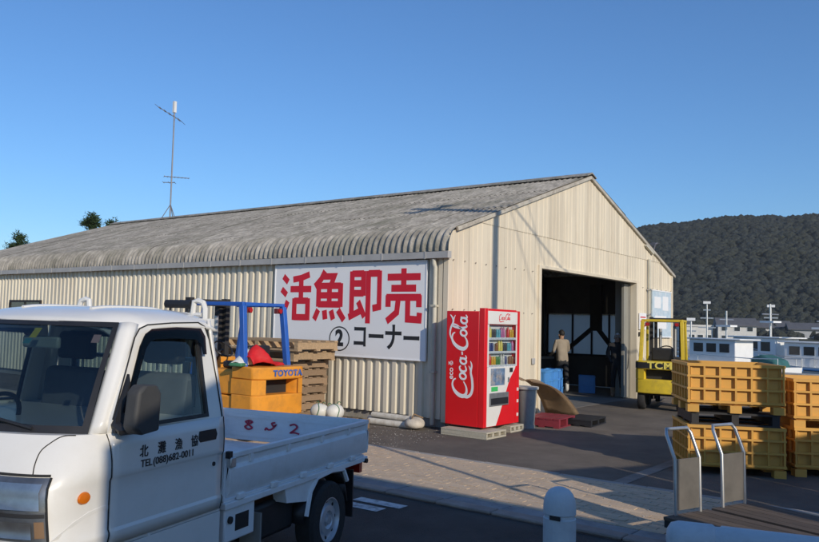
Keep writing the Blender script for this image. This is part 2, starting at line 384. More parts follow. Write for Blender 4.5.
# gable wall towards the camera, sheets cut to the roof slope and round the doorway
DX0, DX1, DZ = 14.33, 19.62, 2.88
edges = [XW + 0.02]
while edges[-1] < XR - 0.01: edges.append(min(edges[-1] + 0.62, XR))
cuts = sorted(set([round(e, 3) for e in edges if abs(e - DX0) > 0.12 and abs(e - DX1) > 0.12] + [DX0, DX1]))
SEAM = 3.57
def gsheet(a, b_, z0, ztop, off):
    pg = [(0, 0)]; s = 0; wd_ = b_ - a
    while s + 0.155 < wd_:
        pg += [(s + 0.115, 0), (s + 0.122, 0.008), (s + 0.148, 0.008), (s + 0.155, 0)]; s += 0.155
    pg += [(wd_, 0)]
    g = MB(); n = len(pg)
    g.add([P(a + t, YG - d - off, z) for t, d in pg for z in (z0, ztop(a + t))], [(2 * i, 2 * i + 2, 2 * i + 3, 2 * i + 1) for i in range(n - 1)])
    g.build('gable_sheet', M_cream, wh, smooth=0, recalc=False)
ztop = lambda x: roof_z(x) - 0.045
for a, b_ in zip(cuts, cuts[1:]):
    ind = a >= DX0 - 0.01 and b_ <= DX1 + 0.01
    z0 = DZ + 0.02 if ind else 0.05
    if max(ztop(a), ztop(b_)) > SEAM:
        gsheet(a, b_ - 0.003, z0, lambda x: min(ztop(x), SEAM), random.uniform(0, .003))
        gsheet(a, b_ - 0.003, SEAM - 0.04, lambda x: max(ztop(x), SEAM - 0.035), 0.012 + random.uniform(0, .003))
    else: gsheet(a, b_ - 0.003, z0, ztop, random.uniform(0, .003))
# screw heads in rows on the gable
sm = MB().cyl((0, 0, 0), (0, -0.014, 0), 0.011, 6).mesh('screw_head', mat('screw_grey', (0.32, 0.27, 0.21), 0.6), 0)
x = XW + 0.12
while x < XR - 0.1:
    for z in (1.97, 2.80):
        if z < roof_z(x) - 0.1 and not (DX0 - 0.05 < x < DX1 + 0.05 and z < DZ + 0.03): link('screw_head', sm, wh, P(x, YG - 0.016, z))
    x += 0.36
# trims
MB().box(*[v for v in (-0.05, 0.07)], -0.03, 0.07, 0.1, 3.2).build('corner_trim', M_cream, wh, bevel=0.006)
MB().box(XR - XW - 0.06, XR - XW + 0.05, -0.03, 0.07, 0.05, 3.25).build('corner_trim', M_cream, wh, bevel=0.006)
for x0, x1 in ((DX0 - 0.09, DX0 + 0.005), (DX1 - 0.005, DX1 + 0.09)):
    MB().box(x0 - XW, x1 - XW, -0.05, 0.12, 0.0, DZ + 0.07).build('door_jamb', M_cream, wh, bevel=0.006)
MB().box(DX0 - XW + 0.006, DX1 - XW - 0.006, -0.045, 0.12, DZ, DZ + 0.068).build('door_header', M_cream, wh, bevel=0.006)
M_greyg = mat('sliding_door_grey', (0.30, 0.29, 0.25), 0.6, 0.12, 2, dirt=(0.18, 0.16, 0.13), dirtamt=0.5)
MB().box(DX1 - XW - 0.30, DX1 - XW - 0.01, 0.16, 0.24, 0.02, DZ - 0.02).build('sliding_door', M_greyg, wh, bevel=0.01)
MB().box(DX1 - XW - 0.03, DX1 - XW + 0.12, 0.13, 0.5, 0.0, DZ + 0.1).build('door_post', M_greyg, wh, bevel=0.01)
# roof: 20 columns of corrugated sheets, the eave row rolled over
NC = 20; RY0, RY1 = YG - 0.06, YB + 0.08; cw = (RY1 - RY0) / NC; pitch = cw / 7; AMP = 0.021
P0x = 11.2; P0z = roof_z(P0x); rr = 0.42; al = math.atan(SL)
cxx = P0x + rr * math.sin(al); czz = P0z - rr * math.cos(al)
eave = []
eave.append((P0x + 0.55, roof_z(P0x + 0.55), (-math.sin(al), math.cos(al))))
for k in range(11):
    an = (math.pi / 2 + al) + (math.pi / 2 - al) * k / 10
    eave.append((cxx + rr * math.cos(an), czz + rr * math.sin(an), (math.cos(an), math.sin(an))))
eave.append((cxx - rr, 2.93, (-1, 0)))
def corr(rows, name, over=0.0):
    g = MB(); ns = 7 * 8
    g.add([P(x + nn[0] * AMP * math.cos(2 * math.pi * i / 8), RY0 + cw * i / ns, z + nn[1] * AMP * math.cos(2 * math.pi * i / 8)) for (x, z, nn) in rows for i in range(ns + 1)],
          [(r * (ns + 1) + i, r * (ns + 1) + i + 1, (r + 1) * (ns + 1) + i + 1, (r + 1) * (ns + 1) + i) for r in range(len(rows) - 1) for i in range(ns)])
    return g.mesh(name, M_roof, 60, recalc=False)
em = corr(eave, 'eave_sheet')
NL = (-math.sin(al), math.cos(al)); seg = (XRIDGE - P0x) / 3
um = []
for j in range(3):
    a, b_ = P0x + seg * j + (0.3 if j == 0 else -0.14), P0x + seg * (j + 1); lift = 0.003 + 0.004 * j
    um.append(corr([(a + NL[0] * lift, roof_z(a) + NL[1] * lift, NL), (b_, roof_z(b_) + 0.002, NL)], 'roof_sheet'))
NRr = (math.sin(al), math.cos(al)); segr = (22.56 - XRIDGE) / 3; rm = []
for j in range(3):
    a, b_ = 22.56 - segr * j + (0.14 if j else 0), 22.56 - segr * (j + 1); lift = 0.016 + 0.004 * j
    rm.append(corr([(a + NRr[0] * lift, roof_z(a) + NRr[1] * lift, NRr), (b_, roof_z(b_) + 0.002, NRr)], 'roof_sheet'))
for c in range(NC):
    for me, nm in [(em, 'eave_sheet')] + [(q, 'roof_sheet') for q in um + rm]:
        o = link(nm, me, wh, (random.uniform(-.004, .004), c * cw, random.uniform(-.005, .005)), (0, 0, 0))
MB().prism([(-0.24, -0.062), (0, 0.02), (0.24, -0.062), (0.24, -0.035), (0, 0.05), (-0.24, -0.035)], lambda a, b, t: P(XRIDGE + a, t, ZR + 0.035 + b), RY0 - 0.02, RY1 + 0.02).build('ridge_cap', M_roof, wh, smooth=0)
M_verge = mat('verge_metal', (0.50, 0.46, 0.38), 0.6, 0.15, 4, dirt=(0.25, 0.2, 0.15), dirtamt=0.7, dscale=5)
for sgn, xe in ((-1, P0x - 0.02), (1, 22.58)):
    MB().bar(P(XRIDGE, YG - 0.045, ZR - 0.03), P(xe, YG - 0.045, roof_z(xe) - 0.03), 0.05, 0.07).build('verge_trim', M_verge, wh, bevel=0.006)
# gutter, brackets, downpipes
MB().prism([(-0.165, 2.92), (-0.165, 2.81), (-0.055, 2.81), (-0.055, 2.92), (-0.068, 2.92), (-0.068, 2.823), (-0.152, 2.823), (-0.152, 2.92)], lambda a, b, t: (a, t, b), -0.07, YB - YG + 0.1).build('gutter', M_gutter, wh, smooth=0)
MB().box(-0.165, -0.055, -0.085, -0.069, 2.81, 2.925).build('gutter_end', M_gutter, wh)
bk = MB().box(-0.172, -0.166, 0, 0.03, 2.80, 2.93).mesh('gutter_bracket', M_gutter, 0)
for k in range(20): link('gutter_bracket', bk, wh, (0, 0.35 + k * 0.92, 0))
M_pipe = mat('downpipe_cream', (0.55, 0.52, 0.42), 0.55, 0.1, 3, dirt=(0.3, 0.28, 0.2), dirtamt=0.4)
MB().tube([(-0.11, 0.22, 2.80), (-0.11, 0.22, 2.72), (-0.10, 0.20, 2.66), (-0.10, 0.20, 0.05)], 0.04, 12).build('downpipe', M_pipe, wh)
MB().tube([(20.45 - XW, -0.07, 3.55), (20.45 - XW, -0.07, 0.1)], 0.035, 10).build('downpipe', M_pipe, wh)
for z in (1.0, 2.1, 2.74): MB().box(20.40 - XW, 20.50 - XW, -0.11, -0.02, z, z + 0.04).build('pipe_clip', M_steel, wh)
for z in (0.9, 2.0): MB().box(-0.15, -0.05, 0.15, 0.25, z, z + 0.035).build('pipe_clip', M_pipe, wh)
# wall window and lamp seen above the truck roof
win = MB().box(-0.07, -0.05, 13.0, 14.6, 1.3, 2.02).build('window', glass('dusty_pane', (0.3, 0.33, 0.34), 0.1), wh)
for b_ in ((12.94, 13.0, 1.24, 2.08), (14.6, 14.66, 1.24, 2.08), (13.0, 14.6, 1.24, 1.3), (13.0, 14.6, 2.02, 2.08), (13.78, 13.82, 1.3, 2.02)):
    MB().box(-0.09, -0.045, b_[0], b_[1], b_[2], b_[3]).build('window_frame', M_dark, win)
# interior floor and frames
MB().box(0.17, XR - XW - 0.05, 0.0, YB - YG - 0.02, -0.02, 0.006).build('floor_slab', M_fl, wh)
fr = MB()
for y in (3.7, 7.4, 11.1, 14.8):
    c = MB(); c.box(0.2, 0.35, y, y + 0.15, 0, 3.1).box(XR - XW - 0.3, XR - XW - 0.15, y, y + 0.15, 0, 3.1)
    c.bar((0.25, y + .075, 3.15), (XRIDGE - XW, y + .075, 4.95), 0.12, 0.2).bar((XR - XW - .25, y + .075, 3.15), (XRIDGE - XW, y + .075, 4.95), 0.12, 0.2)
    c.bar((0.3, y + .075, 3.0), (XR - XW - 0.3, y + .075, 3.0), 0.08, 0.12)
    c.build('portal_frame', M_dark, wh)
M_pane = mat('milky_pane', (0.55, 0.58, 0.6), 0.5, 0.15, 2)
nt = M_pane.node_tree; tb = nt.nodes.new('ShaderNodeBsdfTranslucent'); tb.inputs[0].default_value = (0.75, 0.74, 0.70, 1)
mx = nt.nodes.new('ShaderNodeMixShader'); mx.inputs[0].default_value = 0.8
nt.links.new(nt.nodes['Principled BSDF'].outputs[0], mx.inputs[1]); nt.links.new(tb.outputs[0], mx.inputs[2]); nt.links.new(mx.outputs[0], nt.nodes['Material Output'].inputs[0])
XI = XR - XW - 0.06
for y0, y1 in ((0.74, 1.22), (1.27, 1.72), (1.77, 2.25), (2.30, 2.85), (2.9, 3.66)):
    pn = MB().box(XI, XI + 0.012, y0, y1, 0.96, 2.11).build('window_pane', M_pane, wh)
    MB().box(XI - 0.03, XI + 0.02, y1, y1 + 0.05, 0.93, 2.14).build('mullion', M_dark, pn)
MB().box(XI - 0.03, XI + 0.02, 0.7, 3.7, 0.90, 0.955).build('window_sill', M_dark, wh)
for a, b_ in (((XI - 0.3, 1.35, 0.95), (XI - 0.3, 2.0, 1.75)), ((XI - 0.3, 2.02, 1.82), (XI - 0.3, 3.0, 1.0))):
    MB().bar(a, b_, 0.07, 0.12).build('brace', M_dark, wh)
MB().box(XI - 0.33, XI - 0.27, 1.85, 2.2, 1.65, 3.0).build('brace_plate', M_dark, wh)
for z0, z1 in ((0.03, 0.90), (2.15, 3.25)): MB().box(XI - 0.02, XI + 0.015, 0.3, YB - YG - 0.1, z0, z1).build('shade_panel', M_int, wh)  # dark sheets put inside the walls to stand in for interior shade
MB().box(XI - 0.02, XI + 0.015, 3.75, YB - YG - 0.1, 0.905, 2.145).build('shade_panel', M_int, wh)
MB().box(0.4, XI - 0.1, YB - YG - 0.2, YB - YG - 0.17, 0.02, 3.2).build('shade_panel', M_int, wh)
# service cap and small aerial at the right rake
MB().bar(P(20.2, YG - 0.06, roof_z(20.2) - 0.12), P(20.75, YG - 0.06, roof_z(20.75) - 0.12), 0.06, 0.05).build('pipe_hood', M_pipe, wh)
# dark strip and row of bolts on the gable above the machine: grey cover plate
MB().box(14.0 - XW, 14.12 - XW, -0.035, -0.012, 0.98, 1.10).build('switch_box', M_gutter, wh, bevel=0.008)
MB().box(19.83 - XW, 19.9 - XW, -0.04, -0.012, 1.55, 1.66).build('switch_box', M_dark, wh, bevel=0.008)

# ------------------------------------------------------------------ strokes (painted and cut lettering)
def catmull(pts, sub=6):
    out = []; n = len(pts)
    for i in range(n - 1):
        p0, p1, p2, p3 = pts[max(i - 1, 0)], pts[i], pts[i + 1], pts[min(i + 2, n - 1)]
        for k in range(sub):
            t = k / sub
            out.append(tuple(0.5 * (2 * b + (c - a) * t + (2 * a - 5 * b + 4 * c - d) * t * t + (3 * b - a - 3 * c + d) * t ** 3) for a, b, c, d in zip(p0, p1, p2, p3)))
    out.append(pts[-1]); return out
def ribbon(mb, pts, fn, off, th=0.002, closed=False):
    """pts (x, y, width) -> a thin raised band; fn(x, y, height) maps to space"""
    n = len(pts); A = []; B = []
    for i in range(n):
        a = pts[(i - 1) % n] if (closed or i > 0) else pts[i]; b = pts[(i + 1) % n] if (closed or i < n - 1) else pts[i]
        p = pts[i]
        d1 = Vector((p[0] - a[0], p[1] - a[1])); d2 = Vector((b[0] - p[0], b[1] - p[1]))
        if d1.length < 1e-9: d1 = d2
        if d2.length < 1e-9: d2 = d1
        d1.normalize(); d2.normalize(); t = (d1 + d2)
        if t.length < 1e-6: t = d1
        t.normalize(); nn = Vector((-t.y, t.x)); k = max(nn.dot(Vector((-d1.y, d1.x))), 0.5)
        h = p[2] / 2 / k; A.append((p[0] + nn.x * h, p[1] + nn.y * h)); B.append((p[0] - nn.x * h, p[1] - nn.y * h))
    vs = [fn(*q, off + th) for q in A] + [fn(*q, off + th) for q in B] + [fn(*q, off) for q in A] + [fn(*q, off) for q in B]
    fs = []
    for i in range(n if closed else n - 1):
        j = (i + 1) % n
        fs += [(i, j, n + j, n + i), (i, j, 2 * n + j, 2 * n + i), (n + i, n + j, 3 * n + j, 3 * n + i)]
    if not closed: fs += [(0, n, 3 * n, 2 * n), (n - 1, 2 * n - 1, 4 * n - 1, 3 * n - 1)]
    mb.add(vs, fs)
KANJI = {
 '活': [[(8, 90), (24, 78)], [(3, 63), (20, 51)], [(6, 3), (24, 38)], [(40, 83), (66, 86), (92, 93)], [(32, 63), (98, 63)], [(66, 86), (66, 40)], [(45, 39), (89, 39)], [(45, 5), (89, 5)], [(46, 44), (46, -1)], [(88, 44), (88, -1)]],
 '魚': [[(36, 99), (25, 83), (6, 68)], [(28, 88), (64, 88), (56, 72)], [(17, 69), (85, 69)], [(17, 50), (85, 50)], [(17, 32), (85, 32)], [(18, 74), (18, 27)], [(84, 74), (84, 27)], [(51, 69), (51, 32)], [(18, 21), (6, 1)], [(37, 20), (40, 2)], [(57, 20), (64, 2)], [(78, 21), (96, 1)]],
 '即': [[(12, 92), (48, 92)], [(12, 73), (48, 73)], [(12, 54), (48, 54)], [(12, 97), (12, 8)], [(47, 97), (47, 49)], [(3, 7), (40, 20)], [(32, 38), (52, 8)], [(62, 92), (96, 92)], [(62, 97), (62, -4)], [(95, 97), (95, 28), (76, 25)]],
 '売': [[(6, 84), (94, 84)], [(50, 100), (50, 63)], [(17, 63), (83, 63)], [(4, 46), (96, 46)], [(9, 50), (9, 28)], [(91, 50), (91, 28)], [(36, 40), (33, 18), (6, 1)], [(62, 40), (62, 6), (92, 5), (93, 18)]],
}
# ------------------------------------------------------------------ signboard
sg = thing('sign_board', 'big white signboard with red and black Japanese lettering on the corrugated wall', 'sign', (10.935, 11.09, 1.10))
SW, SH = 3.595, 1.67
MB().box(-0.012, 0.012, -SW, 0, 0, SH).build('panel', M_boardw, sg)
for b_ in ((-SW - 0.02, 0.02, -0.02, 0.0), (-SW - 0.02, 0.02, SH, SH + 0.02)): MB().box(-0.022, 0.02, b_[0], b_[1], b_[2], b_[3]).build('frame_rail', M_boardw, sg)
for y in (0.001, -SW - 0.02): MB().box(-0.0215, 0.02, y, y + 0.019, 0.001, SH - 0.001).build('frame_rail', M_boardw, sg)
for (ch, s0, s1) in (('活', .15, .98), ('魚', 1.01, 1.83), ('即', 1.88, 2.64), ('売', 2.73, 3.53)):
    g = MB(); z0, z1 = 0.63, 1.56
    for k, st in enumerate(KANJI[ch]):
        ribbon(g, [(p[0], p[1], 13.2 + (1.0 if len(st) == 2 and abs(st[0][0] - st[1][0]) < 6 else 0)) for p in st], lambda a, b, h: (-h, -(s0 + (s1 - s0) * a / 100), z0 + (z1 - z0) * b / 100), 0.0125, 0.0006 + 0.00025 * k)
    g.build('red_letter', M_redp, sg, smooth=0)
M_ink = mat('sign_black', (0.02, 0.02, 0.022), 0.5, 0.05, 2)
for ch, s, z, size, sx in (('コ', 2.185, 0.335, 0.46, 0.80), ('ー', 2.555, 0.335, 0.46, 0.85), ('ナ', 2.93, 0.335, 0.50, 0.80), ('ー', 3.32, 0.325, 0.46, 0.85)):
    put_text('black_letter', text_mesh(ch, size, 0.012, 0.001, sx), M_ink, sg, (-0.0145, -s, z), (0, -1, 0), (0, 0, 1))
g = MB(); ribbon(g, [(0.235 * math.cos(t * math.pi / 18), 0.215 * math.sin(t * math.pi / 18), 0.022) for t in range(36)], lambda a, b, h: (-h, -(1.70 + a), 0.30 + b), 0.0125, 0.002, True)
g.build('circle', M_ink, sg, smooth=0)
put_text('black_letter', text_mesh('2', 0.40, 0.016, 0.001, 0.95), M_ink, sg, (-0.0145, -1.70, 0.30), (0, -1, 0), (0, 0, 1))
# notices beside the doorway
M_lblue = mat('notice_blue', (0.50, 0.62, 0.70), 0.5, 0.1, 6, dirt=(0.75, 0.78, 0.8), dirtamt=0.8, dscale=7)
nb_ = thing('notice_board', 'pale blue and white notice board on the gable right of the doorway', 'notice', (20.72, YG - 0.06, 1.55))
MB().box(0, 1.5, 0, 0.03, 0, 1.2).build('panel', M_lblue, nb_)
for b_ in ((-0.03, 1.53, -0.03, 0), (-0.03, 1.53, 1.2, 1.23)): MB().box(b_[0], b_[1], -0.01, 0.035, b_[2], b_[3]).build('frame', M_boardw, nb_)
for x0, z0, w_, h_ in ((.15, .75, .5, .3), (.8, .7, .45, .38), (.2, .2, .9, .35)): MB().box(x0, x0 + w_, -0.004, 0.002, z0, z0 + h_).build('sheet', M_boardw, nb_)
n2 = thing('small_notice', 'small white notice plate by the right door jamb', 'notice', (19.8, YG - 0.05, 1.72))
MB().box(0, 0.5, 0, 0.02, 0, 0.42).build('panel', M_boardw, n2)
for z in (.08, .2, .3): MB().box(.06, .44, -.003, .001, z, z + .03).build('print_line', M_redp, n2)

# ------------------------------------------------------------------ rooftop aerial
M_aer = mat('aerial_grey', (0.24, 0.23, 0.24), 0.5, 0.1, 5, metal=0.4)
an = thing('aerial_mast', 'tall thin television aerial mast on the roof ridge', 'aerial', (XRIDGE, 22.3, ZR + 0.06))
MB().cyl((0, 0, 0), (0, 0, 4.0), 0.025, 8).build('mast', M_aer, an)
for k in range(3):
    a = k * 2.1 + 0.5; MB().cyl((0.3 * math.cos(a), 0.3 * math.sin(a), -0.08 if k else -0.1), (0, 0, 0.45), 0.016, 6).build('stay_leg', M_aer, an)
def yagi(z, ang, L, n, span, tilt=0.0):
    d = Vector((math.cos(ang), math.sin(ang), tilt)).normalized(); sd = Vector((-math.sin(ang), math.cos(ang), 0))
    b = MB().cyl(Vector((0, 0, z)) - d * L * 0.3, Vector((0, 0, z)) + d * L * 0.7, 0.014, 6).build('boom', M_aer, an)
    for k in range(n):
        c = Vector((0, 0, z)) + d * L * (-0.3 + k / (n - 1)); s_ = span * (1.15 - 0.4 * k / n)
        MB().cyl(c - sd * s_ / 2, c + sd * s_ / 2, 0.008, 5).build('element', M_aer, b)
yagi(1.42, -0.55, 0.85, 8, 0.30); yagi(3.55, 2.2, 1.0, 6, 0.8, 0.6); yagi(1.22, 2.3, 0.4, 3, 0.35)
MB().box(-0.05, 0.05, -0.05, 0.05, 3.7, 4.1).build('booster_box', M_white, an)
a2 = thing('dish_bracket', 'small twisted aerial bracket on the right-hand roof edge', 'aerial', (20.95, YG, roof_z(20.95)))
MB().tube([(0, 0, 0), (0, -0.05, 0.22), (0.15, -0.05, 0.26)], 0.018, 6).build('arm', M_aer, a2)
for k in range(4): MB().cyl((-0.2 + .12 * k, -.1, .16 + .03 * k), (-0.14 + .12 * k, .12, .2 + .03 * k), 0.01, 5).build('element', M_aer, a2)

# ------------------------------------------------------------------ drinks machine
VX, VY, VZ = 10.60, 6.16, 0.110
vm = thing('vending_machine', 'tall red drinks vending machine with white script lettering at the building corner', 'vending machine', (VX, VY, VZ))
VW, VD, VH = 1.14, 0.70, 1.82
MB().box(0.0, VW, 0.10, VD, 0.03, VH).build('cabinet', M_red, vm, bevel=0.012)
dr = MB()
dr.box(0, 0.10, 0, 0.098, 0.03, VH + 0.05).box(1.02, VW, 0, 0.098, 0.03, VH + 0.03).box(0.10, 1.02, 0.004, 0.098, 0.03, 0.955).box(0.10, 1.02, 0.002, 0.098, 1.615, VH + 0.045).box(0.10, 1.02, 0.085, 0.098, 0.955, 1.615)
dr.build('door', M_red, vm, bevel=0.006)
MB().prism([(.09, .95), (1.0, .95), (.97, .90), (.80, .74), (.64, .46), (.50, .22), (.38, .04), (.09, .04)], lambda a, b, t: (a, t, b), -0.004, 0.003).build('white_front', M_white, vm, smooth=0)
MB().box(0.085, 1.035, -0.012, 0.001, 1.625, 1.83).build('header', M_white, vm, bevel=0.004)
M_disp = mat('display_back', (0.75, 0.76, 0.76), 0.5, 0.05, 3)
dsp = MB().box(0.10, 1.02, 0.078, 0.084, 0.955, 1.615).build('display_back', M_disp, vm)
for x0, x1, z0, z1 in ((.085, .125, .955, 1.62), (1.0, 1.035, .955, 1.62)): MB().box(x0, x1, -0.008, 0.0, z0, z1).build('window_frame', M_white, vm)
rc = [(0.55, .02, .02), (0.6, .35, .02), (.05, .2, .05), (.5, .5, .48), (.03, .05, .2), (.25, .1, .03), (.65, .55, .1), (.05, .05, .06), (.1, .35, .45), (.45, .12, .3)]
cans = []
for k, c in enumerate(rc):
    g = MB(); h = 0.13 if k % 3 else 0.165
    g.lathe([(0.02, 0), (0.026, 0.006), (0.026, h * 0.72), (0.024 if k % 3 else 0.012, h * 0.9), (0.012, h)], 10)
    cans.append(g.mesh('drink', mat('drink_%d' % k, c, 0.35, 0.25, 30), 40))
for r, z in enumerate((0.985, 1.20, 1.415)):
    MB().box(0.125, 1.0, 0.004, 0.078, z - 0.028, z).build('shelf', M_disp, vm)
    MB().box(0.125, 1.0, -0.002, 0.004, z - 0.035, z - 0.006).build('price_strip', mat('price_strip', (0.6, 0.62, 0.66), 0.5, 0.3, 40), vm)
    for k in range(12):
        if (r * 7 + k * 3) % 11 == 5: continue
        link('drink', cans[(k // 2 + r * 3 + (k * r) % 2) % len(cans)], vm, (0.165 + k * 0.0725, 0.045, z))
MB().box(0.125, 1.0, -0.004, -0.0025, 0.96, 1.61).build('display_glass', glass('display_glass', (0.92, 0.94, 0.94), 0.0), vm)
po = MB().box(0.20, 0.64, -0.009, -0.004, 0.665, 0.93).build('poster', mat('poster_blue', (0.12, 0.2, 0.32), 0.4, 0.5, 12, dirt=(0.5, 0.4, 0.3), dirtamt=0.9, dscale=9), vm)
MB().box(0.22, 0.42, -0.009, -0.004, 0.575, 0.645).build('green_sticker', mat('sticker_green', (0.05, 0.45, 0.12), 0.5), vm)
MB().box(0.80, 0.90, -0.010, 0.0, 0.86, 0.93).build('coin_slot', M_black, vm)
MB().box(0.74, 0.80, -0.008, 0.0, 0.70, 0.78).build('note_slot', M_steel, vm)
tr = MB().box(0.16, 0.76, -0.02, 0.0, 0.345, 0.55).build('delivery_tray', mat('tray_grey', (0.16, 0.17, 0.18), 0.4, 0.2, 8), vm, bevel=0.008)
MB().box(0.19, 0.73, -0.026, -0.0205, 0.37, 0.47).build('flap', M_black, tr)
for z in (.14, .36, .55): MB().box(1.06, 1.11, -0.006, 0.0, z, z + 0.05).build('hinge_cap', M_white, vm)
# script lettering on the left side, reading upwards
SCR = [
 [(2.40, 1.75, .16), (2.2, 2.15, .24), (1.6, 2.3, .28), (.9, 1.95, .42), (.38, 1.2, .52), (.25, .45, .50), (.65, -.02, .38), (1.4, 0, .26), (2.1, .45, .16)],
 [(.28, .55, .4), (.2, -.2, .40), (.55, -.75, .40), (1.3, -1.02, .38), (2.4, -.95, .36), (3.3, -.72, .30), (4.2, -.85, .24), (4.75, -.62, .10)],
 [(3.3, -.75, .22), (3.75, -.6, .2), (4.15, -.35, .06)],
 [(4.10, .95, .18), (3.88, 1.15, .22), (3.5, .95, .30), (3.35, .45, .32), (3.6, .05, .26), (4.15, .25, .15)],
 [(5.12, 1.12, .24), (5.0, .4, .26), (5.12, .05, .22), (5.45, .22, .12)],
 [(5.5, .72, .22), (5.92, .8, .22)],
 [(8.35, 2.0, .14), (8.15, 2.35, .22), (7.55, 2.5, .28), (6.9, 2.1, .42), (6.38, 1.25, .50), (6.3, .45, .48), (6.72, -.02, .36), (7.4, .05, .24), (7.95, .5, .14)],
 [(7.35, 2.48, .16), (8.1, 2.85, .22), (8.9, 2.75, .26), (9.7, 2.35, .28), (10.2, 2.45, .24), (10.65, 2.85, .10)],
 [(9.8, 2.35, .2), (10.25, 2.2, .14), (10.6, 2.0, .06)],
 [(8.75, .8, .12), (9.25, 1.6, .18), (9.42, 2.3, .22), (9.22, 2.45, .2), (9.02, 1.8, .28), (8.95, .8, .30), (9.12, .1, .24), (9.45, .25, .13)],
 [(10.32, 1.12, .24), (10.2, .4, .26), (10.32, .05, .22), (10.65, .25, .12)],
]
OV = [(2.78, .58, .38, .50), (4.70, .55, .36, .50), (8.32, .58, .38, .50), (9.90, .55, .36, .50)]
g = MB(); sc_ = 0.122
def vmap(a, b, h): return (-h, 0.315 + 0.115 * 0 + b * 0.110 + a * 0.000, 0.46 + a * sc_)
for k, st in enumerate(SCR): ribbon(g, [(x, y, w_) for x, y, w_ in catmull([(p[0], p[1], p[2]) for p in st])], vmap, 0.0005, 0.0008 + 0.0003 * k)
for k, (x, y, a, b) in enumerate(OV):
    ribbon(g, [(x + a * math.cos(t * math.pi / 10) + 0.12 * b * math.sin(t * math.pi / 10), y + b * math.sin(t * math.pi / 10), 0.26) for t in range(20)], vmap, 0.0005, 0.0045 + 0.0003 * k, True)
g.build('script_lettering', M_boardw, vm, smooth=0)
put_text('small_lettering', text_mesh('eco', 0.125, 0.002, 0.001), M_boardw, vm, (-0.002, 0.60, 0.83), (0, 0, 1), (0, 1, 0))
put_text('small_lettering', text_mesh('る', 0.10, 0.001, 0.001), M_boardw, vm, (-0.002, 0.60, 0.99), (0, 0, 1), (0, 1, 0))
g = MB()
for k, st in enumerate(SCR): ribbon(g, [(x, y, w_) for x, y, w_ in catmull([(p[0], p[1], p[2]) for p in st], 3)], lambda a, b, h: (0.42 + a * 0.034, -h, 1.70 + b * 0.036), 0.0125, 0.0005 + 0.0002 * k)
for k, (x, y, a, b) in enumerate(OV):
    ribbon(g, [(x + a * math.cos(t * math.pi / 6), y + b * math.sin(t * math.pi / 6), 0.26) for t in range(12)], lambda a, b, h: (0.42 + a * 0.034, -h, 1.70 + b * 0.036), 0.0125, 0.003 + 0.0002 * k, True)
g.build('header_lettering', M_redp, vm, smooth=0)
for x in (0.06, 0.98): MB().box(x, x + 0.1, 0.12, 0.6, 0.0, 0.03).build('foot', M_black, vm)
# concrete blocks under the machine
def block(x0, x1, y0, y1, label):
    o = thing('concrete_block', label, 'block', ((x0 + x1) / 2, (y0 + y1) / 2, 0), 0, 'blocks under the drinks machine')
    w_, d_ = (x1 - x0) / 2, (y1 - y0) / 2
    g = MB().box(-w_, w_, -d_, d_, 0, 0.028).box(-w_, w_, -d_, d_, 0.082, 0.108)
    for k in range(4):
        c = -w_ + 2 * w_ * k / 3; g.box(max(c - 0.03, -w_), min(c + 0.03, w_), -d_ + 0.001, d_ - 0.001, 0.0285, 0.0815)
    g.build('block_body', mat('pale_block', (0.50, 0.46, 0.36), 0.9, 0.2, 6, bump=0.4, dirt=(0.25, 0.22, 0.16), dirtamt=0.7, dscale=6), o, bevel=0.004)
block(10.40, 11.0, 5.98, 6.80, 'pale concrete block carrying the left side of the red machine')
block(11.40, 11.84, 6.12, 6.65, 'pale concrete block carrying the right side of the red machine')

# ------------------------------------------------------------------ odds and ends beside the machine
tb_ = thing('waste_bin', 'grey open-topped waste bin right beside the red machine', 'bin', (12.22, 6.27, 0))
M_bin = mat('bin_grey', (0.33, 0.35, 0.33), 0.45, 0.3, 5, dirt=(0.16, 0.17, 0.15), dirtamt=0.8, dscale=5)
MB().lathe([(0.135, 0.02), (0.175, 0.66), (0.168, 0.66), (0.128, 0.03)], 24).build('bin_body', M_bin, tb_)
MB().lathe([(0.170, 0.655), (0.205, 0.655), (0.205, 0.695), (0.165, 0.695)], 24).build('rim', mat('bin_rim', (0.5, 0.5, 0.47), 0.5, 0.1, 6), tb_)
MB().lathe([(0.14, 0.0), (0.15, 0.0), (0.15, 0.05), (0.14, 0.05)], 24).build('foot_ring', M_bin, tb_)
M_brown = mat('brown_board', (0.26, 0.175, 0.10), 0.85, 0.25, 4, bump=0.3, dirt=(0.12, 0.085, 0.05), dirtamt=0.7, dscale=4)
bb = thing('bent_board', 'bent brown board leaning between the waste bin and the doorway', 'board', (12.98, 6.80, 0))
def bfn(a, b):
    x = 0.02 + 1.15 * a + 0.15 * b; z = 0.80 - 0.12 * a - 0.64 * a ** 2.6 - 0.03 * math.sin(6 * b + 4 * a)
    return (x, -0.62 * b * (0.35 + 0.65 * a) + 0.05, max(z - 0.10 * b * (1 - a), 0.02))
MB().grid(bfn, 14, 8).build('sheet', M_brown, bb, solid=0.02)
MB().tube([bfn(k / 14, 1) for k in range(15)], 0.016, 6).build('edge_batten', mat('batten', (0.15, 0.1, 0.06), 0.8), bb)
